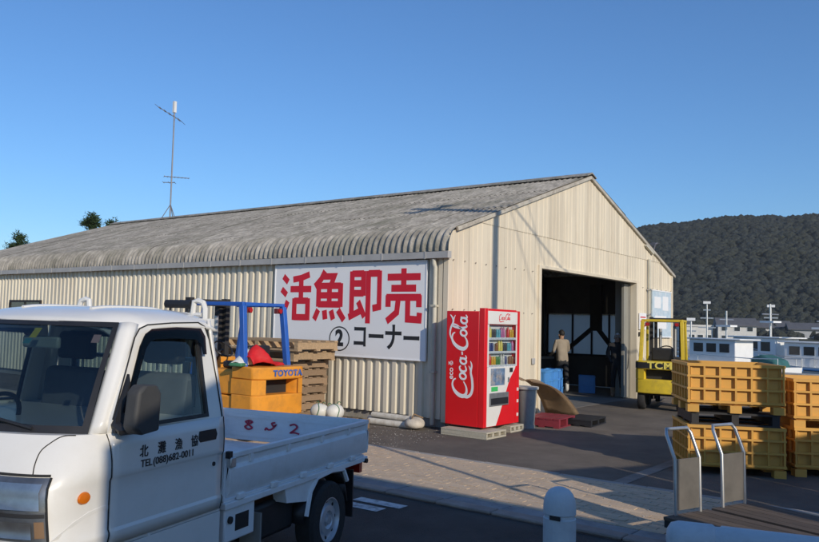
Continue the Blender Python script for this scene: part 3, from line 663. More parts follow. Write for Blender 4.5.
def pallet_parts(o, m, L=1.1, W=1.1, H=0.14, nb=6, bt=0.022):
    bme = MB().box(-L / 2, L / 2, -0.05, 0.05, 0, bt).mesh('board', m, 0); sme = MB().box(-0.04, 0.04, -W / 2 + 0.002, W / 2 - 0.002, 0, H - 2 * bt).mesh('stringer', m, 0)
    for k in range(nb): link('board', bme, o, (0, -W / 2 + 0.05 + (W - 0.1) * k / (nb - 1), H - bt))
    for k in range(3): link('board', bme, o, (0, -W / 2 + 0.05 + (W - 0.1) * k / 2, 0))
    for x in (-L / 2 + 0.05, 0, L / 2 - 0.05): link('stringer', sme, o, (x, 0, bt))
pr_ = thing('red_pallet', 'flat red plastic pallet on the ground beside the waste bin', 'pallet', (12.90, 6.16, 0), 0.1)
pallet_parts(pr_, mat('pallet_red', (0.22, 0.028, 0.04), 0.5, 0.15, 5), 0.85, 0.62, 0.16, 5)
pk = thing('black_pallet', 'flat black plastic pallet in front of the doorway corner', 'pallet', (13.55, 5.80, 0), 0.1)
pallet_parts(pk, M_black, 0.9, 0.5, 0.12, 5)
# wooden pallets stacked under the signboard
names = ['lowest', 'second lowest', 'third lowest', 'fourth lowest', 'fifth lowest', 'sixth lowest', 'seventh lowest']
p1 = None
for k in range(7):
    lab = 'wooden pallet %s in the stack under the signboard' % names[k]
    if p1 is None:
        p1 = thing('wooden_pallet', lab, 'pallet', (10.05, 9.86, 0), 0, 'pallets stacked under the signboard'); pallet_parts(p1, M_wood, 1.0, 1.1, 0.145); o = p1
    else: o = copy_tree(p1)
    o['label'] = lab; o.location = (10.05 + random.uniform(-.03, .03), 9.86 + random.uniform(-.03, .03), 0.1455 * k); o.rotation_euler = (0, 0, math.pi / 2 + random.uniform(-.02, .02))
M_pale = mat('pale_timber', (0.44, 0.305, 0.175), 0.85, 0.2, 6, rnd=0.15, bump=0.3, dirt=(0.26, 0.19, 0.12), dirtamt=0.6, dscale=5, stretch=(1, 6, 6))
for k, lab in enumerate(('long pale pallet lying across the pallet stack under the signboard', 'long pale pallet on top of everything in the pallet stack')):
    o = thing('long_pallet', lab, 'pallet', (10.05 - .06 * k, 10.15 - .1 * k, 1.0195 + 0.176 * k), math.pi / 2 + 0.03 * k, 'long pallets on the stack')
    pallet_parts(o, M_pale, 1.95, 1.05, 0.175, 5, 0.03)
# more pallets behind the orange forklift carry the far end of the long ones
for k in range(7):
    o = copy_tree(p1); o['label'] = 'wooden pallet %s in the stack behind the orange forklift' % names[k]; o['group'] = 'pallets behind the orange forklift'
    o.location = (10.05, 11.03, 0.1455 * k); o.rotation_euler = (0, 0, math.pi / 2)
# white buoys on a pallet
o = copy_tree(p1); o['label'] = 'single wooden pallet under the white buoys'; o['group'] = 'loose pallets'; o.location = (9.45, 8.35, 0); o.rotation_euler = (0, 0, 0.3)
M_buoy = mat('buoy_white', (0.72, 0.71, 0.66), 0.5, 0.1, 4, dirt=(0.4, 0.4, 0.33), dirtamt=0.5)
M_rope = mat('rope_green', (0.05, 0.16, 0.08), 0.8, 0.2, 20)
def buoy(loc, rot, label):
    o = thing('buoy', label, 'buoy', loc, 0, 'white buoys behind the truck'); o.rotation_euler = rot; o.scale = (0.7, 0.7, 0.62)
    MB().lathe([(0.015, -0.24), (0.07, -0.23), (0.14, -0.17), (0.18, -0.05), (0.18, 0.05), (0.14, 0.17), (0.07, 0.23), (0.015, 0.24)], 20).build('float', M_buoy, o, smooth=60)
    MB().tube([(0.183 * math.cos(t * .35), 0.183 * math.sin(t * .35), 0.03 * math.sin(t)) for t in range(18)], 0.012, 6, True).build('rope', M_rope, o)
    MB().tube([(0.19 * math.cos(t * .3) * 0.5, 0.17 + 0.05 * math.sin(t), -0.12 + 0.03 * t) for t in range(10)], 0.01, 6).build('rope', M_rope, o)
buoy((9.42, 8.47, 0.27), (1.57, 0, 0.5), 'white buoy with green rope behind the truck bed, the left one')
buoy((9.53, 8.24, 0.27), (1.5, 0.2, 1.2), 'white buoy with green rope behind the truck bed, the right one')
# white pipes by the wall foot
M_pvc = mat('pvc_white', (0.66, 0.63, 0.55), 0.5, 0.12, 6, dirt=(0.35, 0.28, 0.2), dirtamt=0.6, dscale=8)
for k, (x, y, z, L, a, r, d_) in enumerate(((10.62, 7.95, 0.06, 0.95, 1.5, 0.06, 'against the wall'), (10.48, 7.85, 0.055, 0.85, 1.62, 0.055, 'in the middle of the three'), (10.55, 7.88, 0.155, 0.8, 1.55, 0.05, 'on top of the other two'), )):
    o = thing('white_pipe', 'short white plastic pipe at the wall foot, ' + d_, 'pipe', (x, y, z), a, 'pipes at the wall foot')
    MB().lathe([(r * .86, -L / 2), (r, -L / 2), (r, L / 2), (r * .86, L / 2)], 16, (0, 0, 0), 'x').build('pipe_wall', M_pvc, o)
o = thing('cloth_bundle', 'pale crumpled cloth bundle at the wall foot near the corner', 'bundle', (10.52, 7.38, 0.0))
g = MB(); g.add([(v.x * 0.26 * f, v.y * 0.22 * f, max(0.09 + v.z * 0.15 * f, 0.004)) for v in iv for f in [1 + 0.5 * noise.noise((v.x * 2, v.y * 2, v.z * 2 + 4))]], ifc)
q = g.build('cloth', mat('pale_cloth', (0.55, 0.50, 0.42), 0.9, 0.25, 6, bump=0.5, bscale=14), o, smooth=60); d = q.modifiers.new('soft', 'SUBSURF'); d.levels = 2; d.render_levels = 2
MB().tube([(-.15, -.05, .2), (0, .02, .245), (.14, -.06, .18)], 0.012, 6).build('tie', M_brown, o)

# ------------------------------------------------------------------ small white pickup truck (x forward, y to its left, origin under the tail)
tk = thing('pickup_truck', 'small white flatbed pickup truck with black Japanese lettering on its door', 'truck', (4.817, 4.65, 0), math.pi + 0.246)
LV = [(0.62, .730, 3.330, .40, .22), (0.685, .745, 3.345, .40, .22), (0.70, .745, 3.346, .40, .22), (0.715, .737, 3.346, .40, .22), (0.82, .7355, 3.345, .42, .24), (0.935, .737, 3.335, .45, .26), (0.955, .746, 3.325, .46, .28), (1.00, .747, 3.30, .50, .31), (1.06, .745, 3.275, .62, .38), (1.11, .741, 3.25, .74, .45), (1.15, .735, 3.225, .85, .52)]
def lev(z):
    if z <= LV[0][0]: return LV[0]
    for a, b in zip(LV, LV[1:]):
        if z <= b[0]:
            t = (z - a[0]) / (b[0] - a[0]); return tuple(p + (q - p) * t for p, q in zip(a, b))
    return LV[-1]
def lat(u, z):
    """half width of the body at height z, u metres from the tail"""
    if z > 1.15: return 0.735 - (z - 1.15) * 0.22
    _, wd_, uf, e, e2 = lev(z)
    if u <= 2.6: return wd_
    c = min((u - 2.6) / (uf - 2.6), 1.0) ** (1 / e2); return wd_ * max(1 - c * c, 0) ** (e / 2)
def surf(a, z, off=0.0):
    _, wd_, uf, e, e2 = lev(z); s, c = math.sin(a), math.cos(a)
    p = Vector((2.6 + (uf - 2.6) * abs(c) ** e2, wd_ * math.copysign(abs(s) ** e, s), z))
    return (p.x + off * c, p.y + off * s, z)
def S(u, z, off=0.0, sd=1): return (u, sd * (lat(u, z) + off), z)
NA = 48
def outline(z):
    pts = [(2.05, -lev(z)[1], z)]
    for k in range(NA + 1):
        t = -1 + 2 * k / NA; a = math.copysign(abs(t) ** 1.0, t) * math.pi / 2
        pts.append(surf(a, z))
    return pts + [(2.05, lev(z)[1], z)]
g = MB(); rows = [outline(q[0]) for q in LV]; n = len(rows[0])
g.add([p for r_ in rows for p in r_], [(i * n + k, i * n + k + 1, (i + 1) * n + k + 1, (i + 1) * n + k) for i in range(len(rows) - 1) for k in range(n - 1)])
g.add(rows[-1], [tuple(range(n))])
body = g.build('cab_body', M_white, tk, smooth=30)
# front bumper, sills, wheel wells
g = MB()
def bump(z): return [surf(-1.25 + 2.5 * k / 30, 0.66, 0.01 if z < .58 else 0.004)[:2] + (z,) for k in range(31)]
rows = [bump(z) for z in (0.26, 0.30, 0.45, 0.60, 0.618)]; n = 31
g.add([p for r_ in rows for p in r_], [(i * n + k, i * n + k + 1, (i + 1) * n + k + 1, (i + 1) * n + k) for i in range(4) for k in range(n - 1)])
bp_ = g.build('bumper', M_white, tk, solid=0.05)
MB().box(3.0, 3.365, -0.42, 0.42, 0.34, 0.46).build('grille_slot', M_black, bp_)
for sd in (-1, 1):
    MB().prism([(2.05, .34), (2.62, .34), (2.64, .45), (2.70, .56), (2.78, .618), (2.05, .618)], lambda a, b, t: (a, t, b), sd * 0.69, sd * 0.735).build('sill', M_white, tk)
    MB().tube([S(2.98 + 0.38 * math.cos(t * math.pi / 14), 0.44 + 0.38 * math.sin(t * math.pi / 14), -0.012, sd) for t in range(2, 13)], 0.016, 6).build('arch_lip', M_white, body)
# doors
for sd in (-1, 1):
    dn = [2.064 + (2.94 - 2.064) * k / 16 for k in range(17)]
    zz = [0.635, 0.685, 0.70, 0.715, 0.78, 0.86, 0.935, 0.945, 0.955, 0.975, 1.03, 1.09, 1.148]
    g = MB(); g.grid(lambda a, b: S(dn[round(a * 16)], zz[round(b * 12)], 0.005, sd), 16, 12)
    door = g.build('door', M_white, tk, solid=0.012, smooth=25)
    for u0 in (2.055, 2.947): MB().tube([S(u0, z, 0.002, sd) for z in zz], 0.003, 5).build('door_gap', M_seam, door)
    of = [(2.068, 1.148), (2.072, 1.36), (2.088, 1.58), (2.115, 1.655), (2.17, 1.677), (2.40, 1.672), (2.60, 1.660), (2.665, 1.640), (2.71, 1.595), (2.93, 1.215), (2.945, 1.148)]
    wi = [(2.195, 1.165), (2.19, 1.36), (2.18, 1.57), (2.205, 1.618), (2.40, 1.622), (2.58, 1.615), (2.635, 1.595), (2.675, 1.55), (2.845, 1.25), (2.86, 1.165)]
    MB().sheet(of, wi, lambda a, b: S(a, b, 0.0, sd)).build('door_frame', M_white, door, solid=0.03, smooth=0)
    sc2 = [(2.21, 1.18), (2.205, 1.36), (2.197, 1.56), (2.215, 1.602), (2.40, 1.606), (2.575, 1.60), (2.625, 1.582), (2.66, 1.542), (2.825, 1.245), (2.838, 1.18)]
    wi2 = [(2.190, 1.160), (2.185, 1.36), (2.175, 1.572), (2.202, 1.623), (2.40, 1.627), (2.582, 1.62), (2.639, 1.599), (2.68, 1.553), (2.850, 1.252), (2.866, 1.160)]
    MB().sheet(wi2, sc2, lambda a, b: S(a, b, 0.004, sd)).build('window_seal', M_black, door, solid=0.02, smooth=0)
    MB().sheet(wi, None, lambda a, b: S(a, b, -0.012, sd)).build('door_window', M_glasss, door, smooth=0)
    MB().tube([S(u, z, 0.002, sd) for u, z in of[:-1]], 0.004, 5).build('frame_gap', M_seam, door)
    # smoked rain visor along the top of the window
    vo = [(2.165, 1.50), (2.155, 1.60), (2.185, 1.645), (2.40, 1.650), (2.60, 1.640), (2.655, 1.615), (2.70, 1.56), (2.875, 1.245), (2.845, 1.245), (2.665, 1.54), (2.625, 1.575), (2.575, 1.588), (2.40, 1.59), (2.235, 1.582), (2.205, 1.555), (2.195, 1.50)]
    MB().sheet(vo, None, lambda a, b: S(a, b, 0.028, sd)).build('rain_visor', M_visor, door, solid=0.003, smooth=0)
    # handle, lock, side lamp
    hd = MB().prism([(2.135, 1.03), (2.285, 1.03), (2.30, 1.05), (2.29, 1.09), (2.14, 1.09), (2.125, 1.06)], lambda a, b, t: (a, t, b), sd * 0.744, sd * 0.7525).build('handle', M_black, door, bevel=0.004)
    MB().cyl((2.14, sd * 0.738, 0.895), (2.14, sd * 0.748, 0.895), 0.012, 12).build('lock', M_dark, door)
    lm = MB().lathe([(0.02, -0.004), (0.028, 0.002), (0.024, 0.010), (0.004, 0.014)], 16, (0, 0, 0), 'y').build('side_lamp', mat('amber_lens', (0.65, 0.16, 0.01), 0.25, 0.05, 5), tk)
    lm.location = S(3.10, 0.885, 0.0, sd); lm.scale = (1.35, sd, 1)
    # door mirror
    mr_ = MB().prism([(2.795, 1.165), (2.94, 1.155), (2.975, 1.19), (2.955, 1.355), (2.92, 1.385), (2.82, 1.38), (2.79, 1.34)], lambda a, b, t: (a, t, b), sd * 0.815, sd * 0.895).build('door_mirror', mat('mirror_black', (0.05, 0.05, 0.05), 0.65, 0.1, 8), tk, bevel=0.018, seg=3)
    MB().tube([(2.91, sd * 0.72, 1.19), (2.93, sd * 0.78, 1.17), (2.90, sd * 0.84, 1.18)], 0.025, 8).build('mirror_arm', M_black, mr_)
    MB().prism([(2.86, 1.155), (2.945, 1.155), (2.93, 1.22), (2.80, 1.42), (2.80, 1.36)], lambda a, b, t: S(a, b, t, sd), 0.005, 0.02).build('mirror_base', M_black, mr_)
    # headlamp unit
    def hfn(a, b, off=0.004, sd=sd): 
        zt = 0.725 + 0.262 * b; an = sd * (0.22 + (0.755 - 0.12 * b) * a); return surf(an, zt, off)
    hp = MB().grid(lambda a, b: hfn(a, b, 0.006), 16, 6).build('headlamp', mat('lamp_housing', (0.20, 0.20, 0.205), 0.35, 0.35, 9, metal=0.6), tk, smooth=40)
    MB().grid(lambda a, b: hfn(0.02 + 0.96 * a, 0.38 + 0.06 * b, 0.012), 12, 2).build('lamp_divider', M_dark, hp)
    MB().grid(lambda a, b: (lambda p, q_: tuple(Vector(p) + Vector((math.cos(q_), math.sin(q_), 0)) * 0.001))(hfn(0.12 + 0.76 * a, 0.50 + 0.42 * b, 0.007 + 0.016 * (4 * (a - .5) ** 2 + 4 * (b - .5) ** 2) / 2), sd * 0.6), 10, 6).build('reflector', M_chrome, hp, smooth=60)
    MB().grid(lambda a, b: hfn(0.10 + 0.62 * a, 0.05 + 0.26 * b, 0.010 + 0.012 * (4 * (a - .5) ** 2 + 4 * (b - .5) ** 2) / 2), 10, 6).build('reflector', M_chrome, hp, smooth=60)
    MB().grid(lambda a, b: hfn(0.78 + 0.18 * a, 0.06 + 0.26 * b, 0.012), 4, 4).build('turn_lamp', mat('amber_bulb', (0.35, 0.2, 0.1), 0.3), hp, smooth=60)
    MB().grid(lambda a, b: hfn(0.0 + 1.0 * a, -0.01 + 1.02 * b, 0.024), 16, 6).build('lens', glass('lamp_lens', (0.82, 0.84, 0.86), 0.03), hp, smooth=40)
    for e in ([hfn(k / 12, 1.03, .008) for k in range(13)], [hfn(1.02, k / 6, .008) for k in range(7)]): MB().tube(e, 0.006, 5).build('lamp_gap', M_seam, hp)
    # hood shut line running from the windscreen corner down to the lamp
    MB().tube([surf(sd * a_, z_, 0.001) for a_, z_ in catmull([(0.98, 1.149), (0.87, 1.146), (0.78, 1.12), (0.70, 1.085), (0.655, 1.03), (0.645, 0.99)], 5)], 0.003, 5).build('hood_gap', M_seam, body)
    # pillar between windscreen and door
    def afn(a, b, sd=sd):
        p0 = Vector((3.005, 0.64, 1.146)).lerp(Vector((2.735, 0.555, 1.668)), b); p1 = Vector((2.944, lat(2.944, 1.149), 1.149)).lerp(Vector((2.672, 0.628, 1.662)), b)
        p = p0.lerp(p1, a); p += Vector((0.35, 0.6, 0.25)) * 0.032 * math.sin(math.pi * a); return (p.x, sd * p.y, p.z)
    MB().grid(afn, 6, 10).build('windscreen_pillar', M_white, tk, solid=0.02, smooth=50)
    # rear cab corner
    def cfn(a, b, sd=sd):
        z = 0.62 + (1.69 - 0.62) * b; w_ = lat(2.06, z) - 0.001; t = a * math.pi / 2
        return (2.062 - 0.066 * math.sin(t), sd * (w_ - 0.066 + 0.066 * math.cos(t)), z)
    MB().grid(cfn, 8, 14).build('rear_corner', M_white, tk, solid=0.015, smooth=50)
# rear wall of the cab with its window
for b_ in ((-.665, .665, .62, 1.18), (-.60, -.50, 1.18, 1.60), (.50, .60, 1.18, 1.60), (-.60, .60, 1.60, 1.70)):
    MB().box(1.985, 2.005, b_[0], b_[1], b_[2], b_[3]).build('cab_rear_wall', M_white, tk)
rwn = MB().box(1.99, 1.998, -.50, .50, 1.18, 1.60).build('rear_window', M_glasss, tk)
for b_ in ((-.50, -.47, 1.18, 1.60), (.47, .50, 1.18, 1.60), (-.47, .47, 1.18, 1.21), (-.47, .47, 1.57, 1.60)): MB().box(1.98, 2.008, b_[0], b_[1], b_[2], b_[3]).build('rear_window_seal', M_black, rwn)
# windscreen
def wfn(a, b, off=0.0):
    s = -1 + 2 * a; bot = Vector((3.205 - 0.20 * s * s, 0.645 * s, 1.150)); top = Vector((2.805 - 0.07 * s * s, 0.557 * s, 1.668))
    p = bot.lerp(top, b); n_ = Vector((0.75, 0.25 * s, 0.6)).normalized(); return tuple(p + n_ * (off + 0.012 * math.sin(math.pi * b)))
ws = MB().grid(wfn, 20, 10).build('windscreen', M_glassw, tk, smooth=60)
g = MB(); ar, br = 0.022, 0.06
g.grid(lambda a, b: wfn(a, br * b, 0.003), 20, 1).grid(lambda a, b: wfn(a, 1 - 0.05 * b, 0.003), 20, 1).grid(lambda a, b: wfn(ar * a, br + (0.95 - br) * b, 0.003), 1, 8).grid(lambda a, b: wfn(1 - ar * a, br + (0.95 - br) * b, 0.003), 1, 8)
g.build('windscreen_seal', M_black, ws, smooth=60)
for y in (0.42, -0.12):
    MB().tube([wfn(0.5 + y / 1.29, 0.02, 0.02), wfn(0.30 + y / 1.29, 0.10, 0.022), wfn(0.02 + y / 1.29 if y > 0 else 0.06, 0.16, 0.02)], 0.008, 6).build('wiper', M_black, ws)
def plate(name, m, a0, a1, b0, b1, off): MB().grid(lambda a, b: wfn(a0 + (a1 - a0) * a, b0 + (b1 - b0) * b, off), 2, 2).build(name, m, ws)
plate('inspection_sticker', mat('sticker_yellow', (0.7, 0.6, 0.04), 0.5), 0.575, 0.615, 0.83, 0.93, -0.006)
plate('inspection_sticker', mat('sticker_teal', (0.1, 0.35, 0.36), 0.5), 0.56, 0.60, 0.77, 0.82, -0.006)
plate('round_sticker', mat('sticker_pink', (0.75, 0.45, 0.42), 0.5), 0.90, 0.935, 0.80, 0.88, -0.006)
# roof
def rfn(a, b):
    q = -1 + 2 * a; u = 1.985 + 0.825 * b
    z = 1.752 - 0.085 * abs(q) ** 7 - 0.083 * b ** 7 - 0.012 * q * q - 0.03 * (1 - b) ** 12
    return (u - 0.07 * q * q * b, q * 0.632 * (1 - 0.118 * max(b - 0.8, 0) / 0.2), z)
rf = MB().grid(rfn, 28, 20).build('roof', M_white, tk, solid=0.02, smooth=60)
for q in (0.30, 0.70): MB().tube([(lambda p: (p[0], p[1], p[2] + 0.0))(rfn(q, 0.08 + 0.7 * k / 8)) for k in range(9)], 0.012, 6).build('roof_rib', M_white, rf)
MB().sheet([(2.0, -.6), (2.72, -.55), (2.72, .55), (2.0, .6)], None, lambda a, b: (a, b, 1.655)).build('headlining', mat('headlining', (0.35, 0.35, 0.34), 0.9), rf)
# cab interior
MB().box(2.02, 3.05, -0.66, 0.66, 0.50, 0.56).build('cab_floor', M_trim, tk)
MB().prism([(2.80, 0.9), (2.85, 1.10), (2.95, 1.155), (3.10, 1.135), (3.15, 0.9)], lambda a, b, t: (a, t, b), -0.62, 0.62).build('dashboard', M_trim, tk, bevel=0.02)
for y, nm in ((-0.34, 'driver'), (0.34, 'passenger')):
    st = MB().box(2.14, 2.60, y - 0.23, y + 0.23, 0.80, 0.93).build('seat', M_seat, tk, bevel=0.04, seg=3)
    MB().prism([(2.10, 0.90), (2.22, 0.90), (2.15, 1.38), (2.06, 1.38)], lambda a, b, t: (a, t, b), y - 0.21, y + 0.21).build('seat_back', M_seat, st, bevel=0.03, seg=3)
    MB().prism([(2.06, 1.43), (2.15, 1.43), (2.14, 1.60), (2.07, 1.60)], lambda a, b, t: (a, t, b), y - 0.13, y + 0.13).build('headrest', M_black, st, bevel=0.025, seg=3)
    for s_ in (-.05, .05): MB().cyl((2.105, y + s_, 1.37), (2.105, y + s_, 1.45), 0.008, 6).build('headrest_post', M_steel, st)
sw_ = MB()
sw_.tube([Vector((2.72, -0.34, 1.10)) + Vector((-0.55, 0, 0.83)) * (0.18 * math.sin(t * math.pi / 16)) * 1.0 + Vector((0, 1, 0)) * 0.185 * math.cos(t * math.pi / 16) for t in range(32)], 0.013, 8, True)
sw_.bar((2.72, -0.52, 1.10), (2.72, -0.16, 1.10), 0.03, 0.02).cyl((2.73, -0.34, 1.09), (2.90, -0.34, 0.98), 0.03, 10)
sw_.build('steering_wheel', M_black, tk)
MB().box(2.70, 2.73, -0.12, 0.14, 1.52, 1.585).build('rear_view_mirror', mat('mirror_back', (0.32, 0.38, 0.37), 0.4), tk, bevel=0.012)
for y in (-.33, .33): MB().box(2.60, 2.74, y - .2, y + .2, 1.635, 1.65).build('sun_visor', mat('visor_vinyl', (0.3, 0.3, 0.29), 0.8), tk)
# door lettering
for k, ch in enumerate('北灘漁協'):
    put_text('door_lettering', text_mesh(ch, 0.064, 0.0008, 0.0008), M_ink, tk, (2.735 - 0.134 * k, 0.7525, 1.042), (-1, 0, 0), (0, 0, 1))
put_text('phone_lettering', text_mesh('TEL', 0.05, 0.0006, 0.0008, 1.05), M_ink, tk, (2.715, 0.7540, 0.985), (-1, 0, 0), (0, 0, 1))
put_text('phone_lettering', text_mesh('(088)682-0011', 0.05, 0.0006, 0.0008, 1.12), M_ink, tk, (2.50, 0.7540, 0.985), (-1, 0, 0), (0, 0, 1))
# load bed
MB().box(0.03, 1.96, -0.695, 0.695, 0.615, 0.65).build('bed_floor', M_bedw, tk)
GP = [(.690, .922), (.7245, .922), (.7245, .893), (.708, .884), (.706, .850), (.7225, .828), (.7235, .700), (.712, .682), (.712, .664), (.690, .664)]
for sd in (-1, 1):
    gt = MB().prism(GP, lambda a, b, t: (t, sd * a, b), 0.04, 1.945).build('side_gate', M_bedw, tk, bevel=0.004)
    for u0 in (0.35, 0.78, 1.25, 1.70): MB().box(u0, u0 + 0.03, min(sd * .7065, sd * .724), max(sd * .7065, sd * .724), 0.845, 0.892).build('gate_rib', M_bedw, gt)
    for u0 in (0.25, 0.62, 1.02, 1.40, 1.78): MB().box(u0, u0 + 0.07, min(sd * .705, sd * .728), max(sd * .705, sd * .728), 0.640, 0.675).build('hinge', M_bedw, gt, bevel=0.005)
    la = MB().box(1.90, 1.955, min(sd * .70, sd * .735), max(sd * .70, sd * .735), 0.84, 0.90).build('latch', M_steel, tk, bevel=0.006)
    MB().box(1.935, 1.965, min(sd * .70, sd * .73), max(sd * .70, sd * .73), 0.895, 0.935).build('latch_pad', M_black, la)
    MB().box(0.0, 1.97, min(sd * .66, sd * .718), max(sd * .66, sd * .718), 0.598, 0.637).build('bed_sill', M_bedw, tk, bevel=0.006)
    # rear wheel, mudguard
    wheel(tk, (0.66, sd * 0.655, 0.272), 0.272, 0.145, 0.165, sd)
    wheel(tk, (2.98, sd * 0.655, 0.272), 0.272, 0.145, 0.165, sd)
    ar_ = [(0.66 + 0.345 * math.cos(t), 0.29 + 0.345 * math.sin(t)) for t in [0.05 + 0.42 * k for k in range(8)]]
    g = MB()
    for (a, b), (c, d) in zip(ar_, ar_[1:]): g.add([(a, sd * .70, b), (c, sd * .70, d), (c, sd * .54, d), (a, sd * .54, b)], [(0, 1, 2, 3)])
    g.build('mudguard', M_black, tk, solid=0.012)
    MB().tube([(0.98, sd * .705, 0.36), (0.93, sd * .705, 0.52), (0.84, sd * .705, 0.598), (0.62, sd * .705, 0.612), (0.42, sd * .705, 0.595), (0.35, sd * .705, 0.50)], 0.018, 6).build('guard_stay', M_bedw, tk)
    MB().prism([(0.97, .46), (1.24, .50), (1.27, .597), (0.84, .597), (0.93, .53)], lambda a, b, t: (a, t, b), sd * 0.60, sd * 0.70).build('side_skirt', M_bedw, tk)
    MB().box(0.22, 0.235, min(sd * .52, sd * .70), max(sd * .52, sd * .70), 0.20, 0.56).build('mud_flap', M_black, tk)
    MB().box(1.545, 1.56, min(sd * .55, sd * .70), max(sd * .55, sd * .70), 0.30, 0.50).build('mud_flap', mat('flap_grey', (0.25, 0.24, 0.22), 0.8), tk)
    bx_ = MB().box(1.63, 1.95, min(sd * .60, sd * .70), max(sd * .60, sd * .70), 0.40, 0.597).build('side_box', M_bedw, tk, bevel=0.01)
    MB().box(1.70, 1.84, min(sd * .66, sd * .703), max(sd * .66, sd * .703), 0.455, 0.55).build('box_recess', M_black, bx_)
    MB().cyl((1.90, sd * .70, .53), (1.90, sd * .712, .53), 0.022, 12).build('fuel_cap', M_black, bx_)
    tl = MB().box(-0.02, 0.03, min(sd * .50, sd * .66), max(sd * .50, sd * .66), 0.50, 0.595).build('tail_lamp', mat('lamp_red', (0.4, 0.01, 0.01), 0.3), tk)
    MB().cyl((0.045, sd * .705, .605), (0.045, sd * .735, .605), 0.018, 10).build('bed_buffer', M_black, tk)
tg = MB().prism([(a - .70, b) for a, b in GP], lambda a, b, t: (0.015 - a, t, b), -0.715, 0.715).build('tailgate', M_bedw, tk, bevel=0.004)
MB().box(0.0255, 0.032, -0.64, 0.64, 0.70, 0.735).build('gate_rib', M_bedw, tg)
MB().box(0.0255, 0.032, -0.64, 0.64, 0.858, 0.885).build('gate_rib', M_bedw, tg)
M_spray = mat('red_spray', (0.45, 0.04, 0.08), 0.8, 0.2, 30)
for k, (yc, st) in enumerate(((-.40, [(.5, 1.0), (.2, .85), (.45, .65), (.8, .85), (.5, 1.0), (.45, .6), (.15, .3), (.45, .05), (.8, .25), (.45, .55)]), (-.18, [(.9, 1.0), (.6, .9), (.75, .6), (.95, .75), (.6, .3), (.3, .2), (.1, .35), (.0, .1)]), (.05, [(.1, .85), (.5, 1.0), (.75, .75), (.5, .4), (.2, .1), (.5, .15), (.95, .05)]))):
    g = MB(); ribbon(g, [(x, y, .17) for x, y in catmull(st, 4)], lambda a, b, h: (0.031 + h, yc + (a - .5) * 0.11, 0.755 + b * 0.08), 0.0, 0.0012); g.build('spray_mark', M_spray, tg, smooth=0)
MB().box(1.955, 1.975, -0.70, 0.70, 0.65, 0.93).build('bed_front', M_bedw, tk)
# guard frame behind the cab
gf = MB(); 
for sd in (-1, 1): MB().tube([(1.945, sd * .50, .65), (1.945, sd * .50, 1.76), (1.945, sd * .485, 1.795), (1.945, sd * .45, 1.806), (1.945, sd * .42, 1.80), (1.945, sd * .41, 1.72)], 0.018, 8).build('guard_post', M_white, tk)
gb = MB().tube([(1.945, -.48, 1.72), (1.945, .48, 1.72)], 0.016, 8).build('guard_bar', M_white, tk)
for y in (.24, .38): MB().cyl((1.945, y, 1.72), (1.945, y, 1.775), 0.008, 6).build('sleeve_bracket', M_black, gb)
MB().cyl((1.945, .21, 1.785), (1.945, .40, 1.785), 0.026, 10).build('rubber_sleeve', M_black, gb)
for z in (1.1, 1.45): MB().tube([(1.945, -.50, z), (1.945, .50, z)], 0.014, 8).build('guard_bar', M_white, tk)
# running gear
MB().box(0.05, 3.1, 0.28, 0.36, 0.38, 0.50).build('chassis_rail', M_black, tk); MB().box(0.05, 3.1, -0.36, -0.28, 0.38, 0.50).build('chassis_rail', M_black, tk)
MB().cyl((0.66, -.6, .272), (0.66, .6, .272), 0.05, 12).build('rear_axle', M_black, tk); MB().box(2.65, 3.28, -.54, .54, .30, .60).build('engine_pan', M_black, tk)
MB().box(1.0, 1.52, 0.40, 0.62, 0.28, 0.52).build('fuel_tank', M_black, tk, bevel=0.03); MB().box(1.0, 1.52, -0.62, -0.40, 0.28, 0.52).build('battery_box', M_black, tk, bevel=0.02)

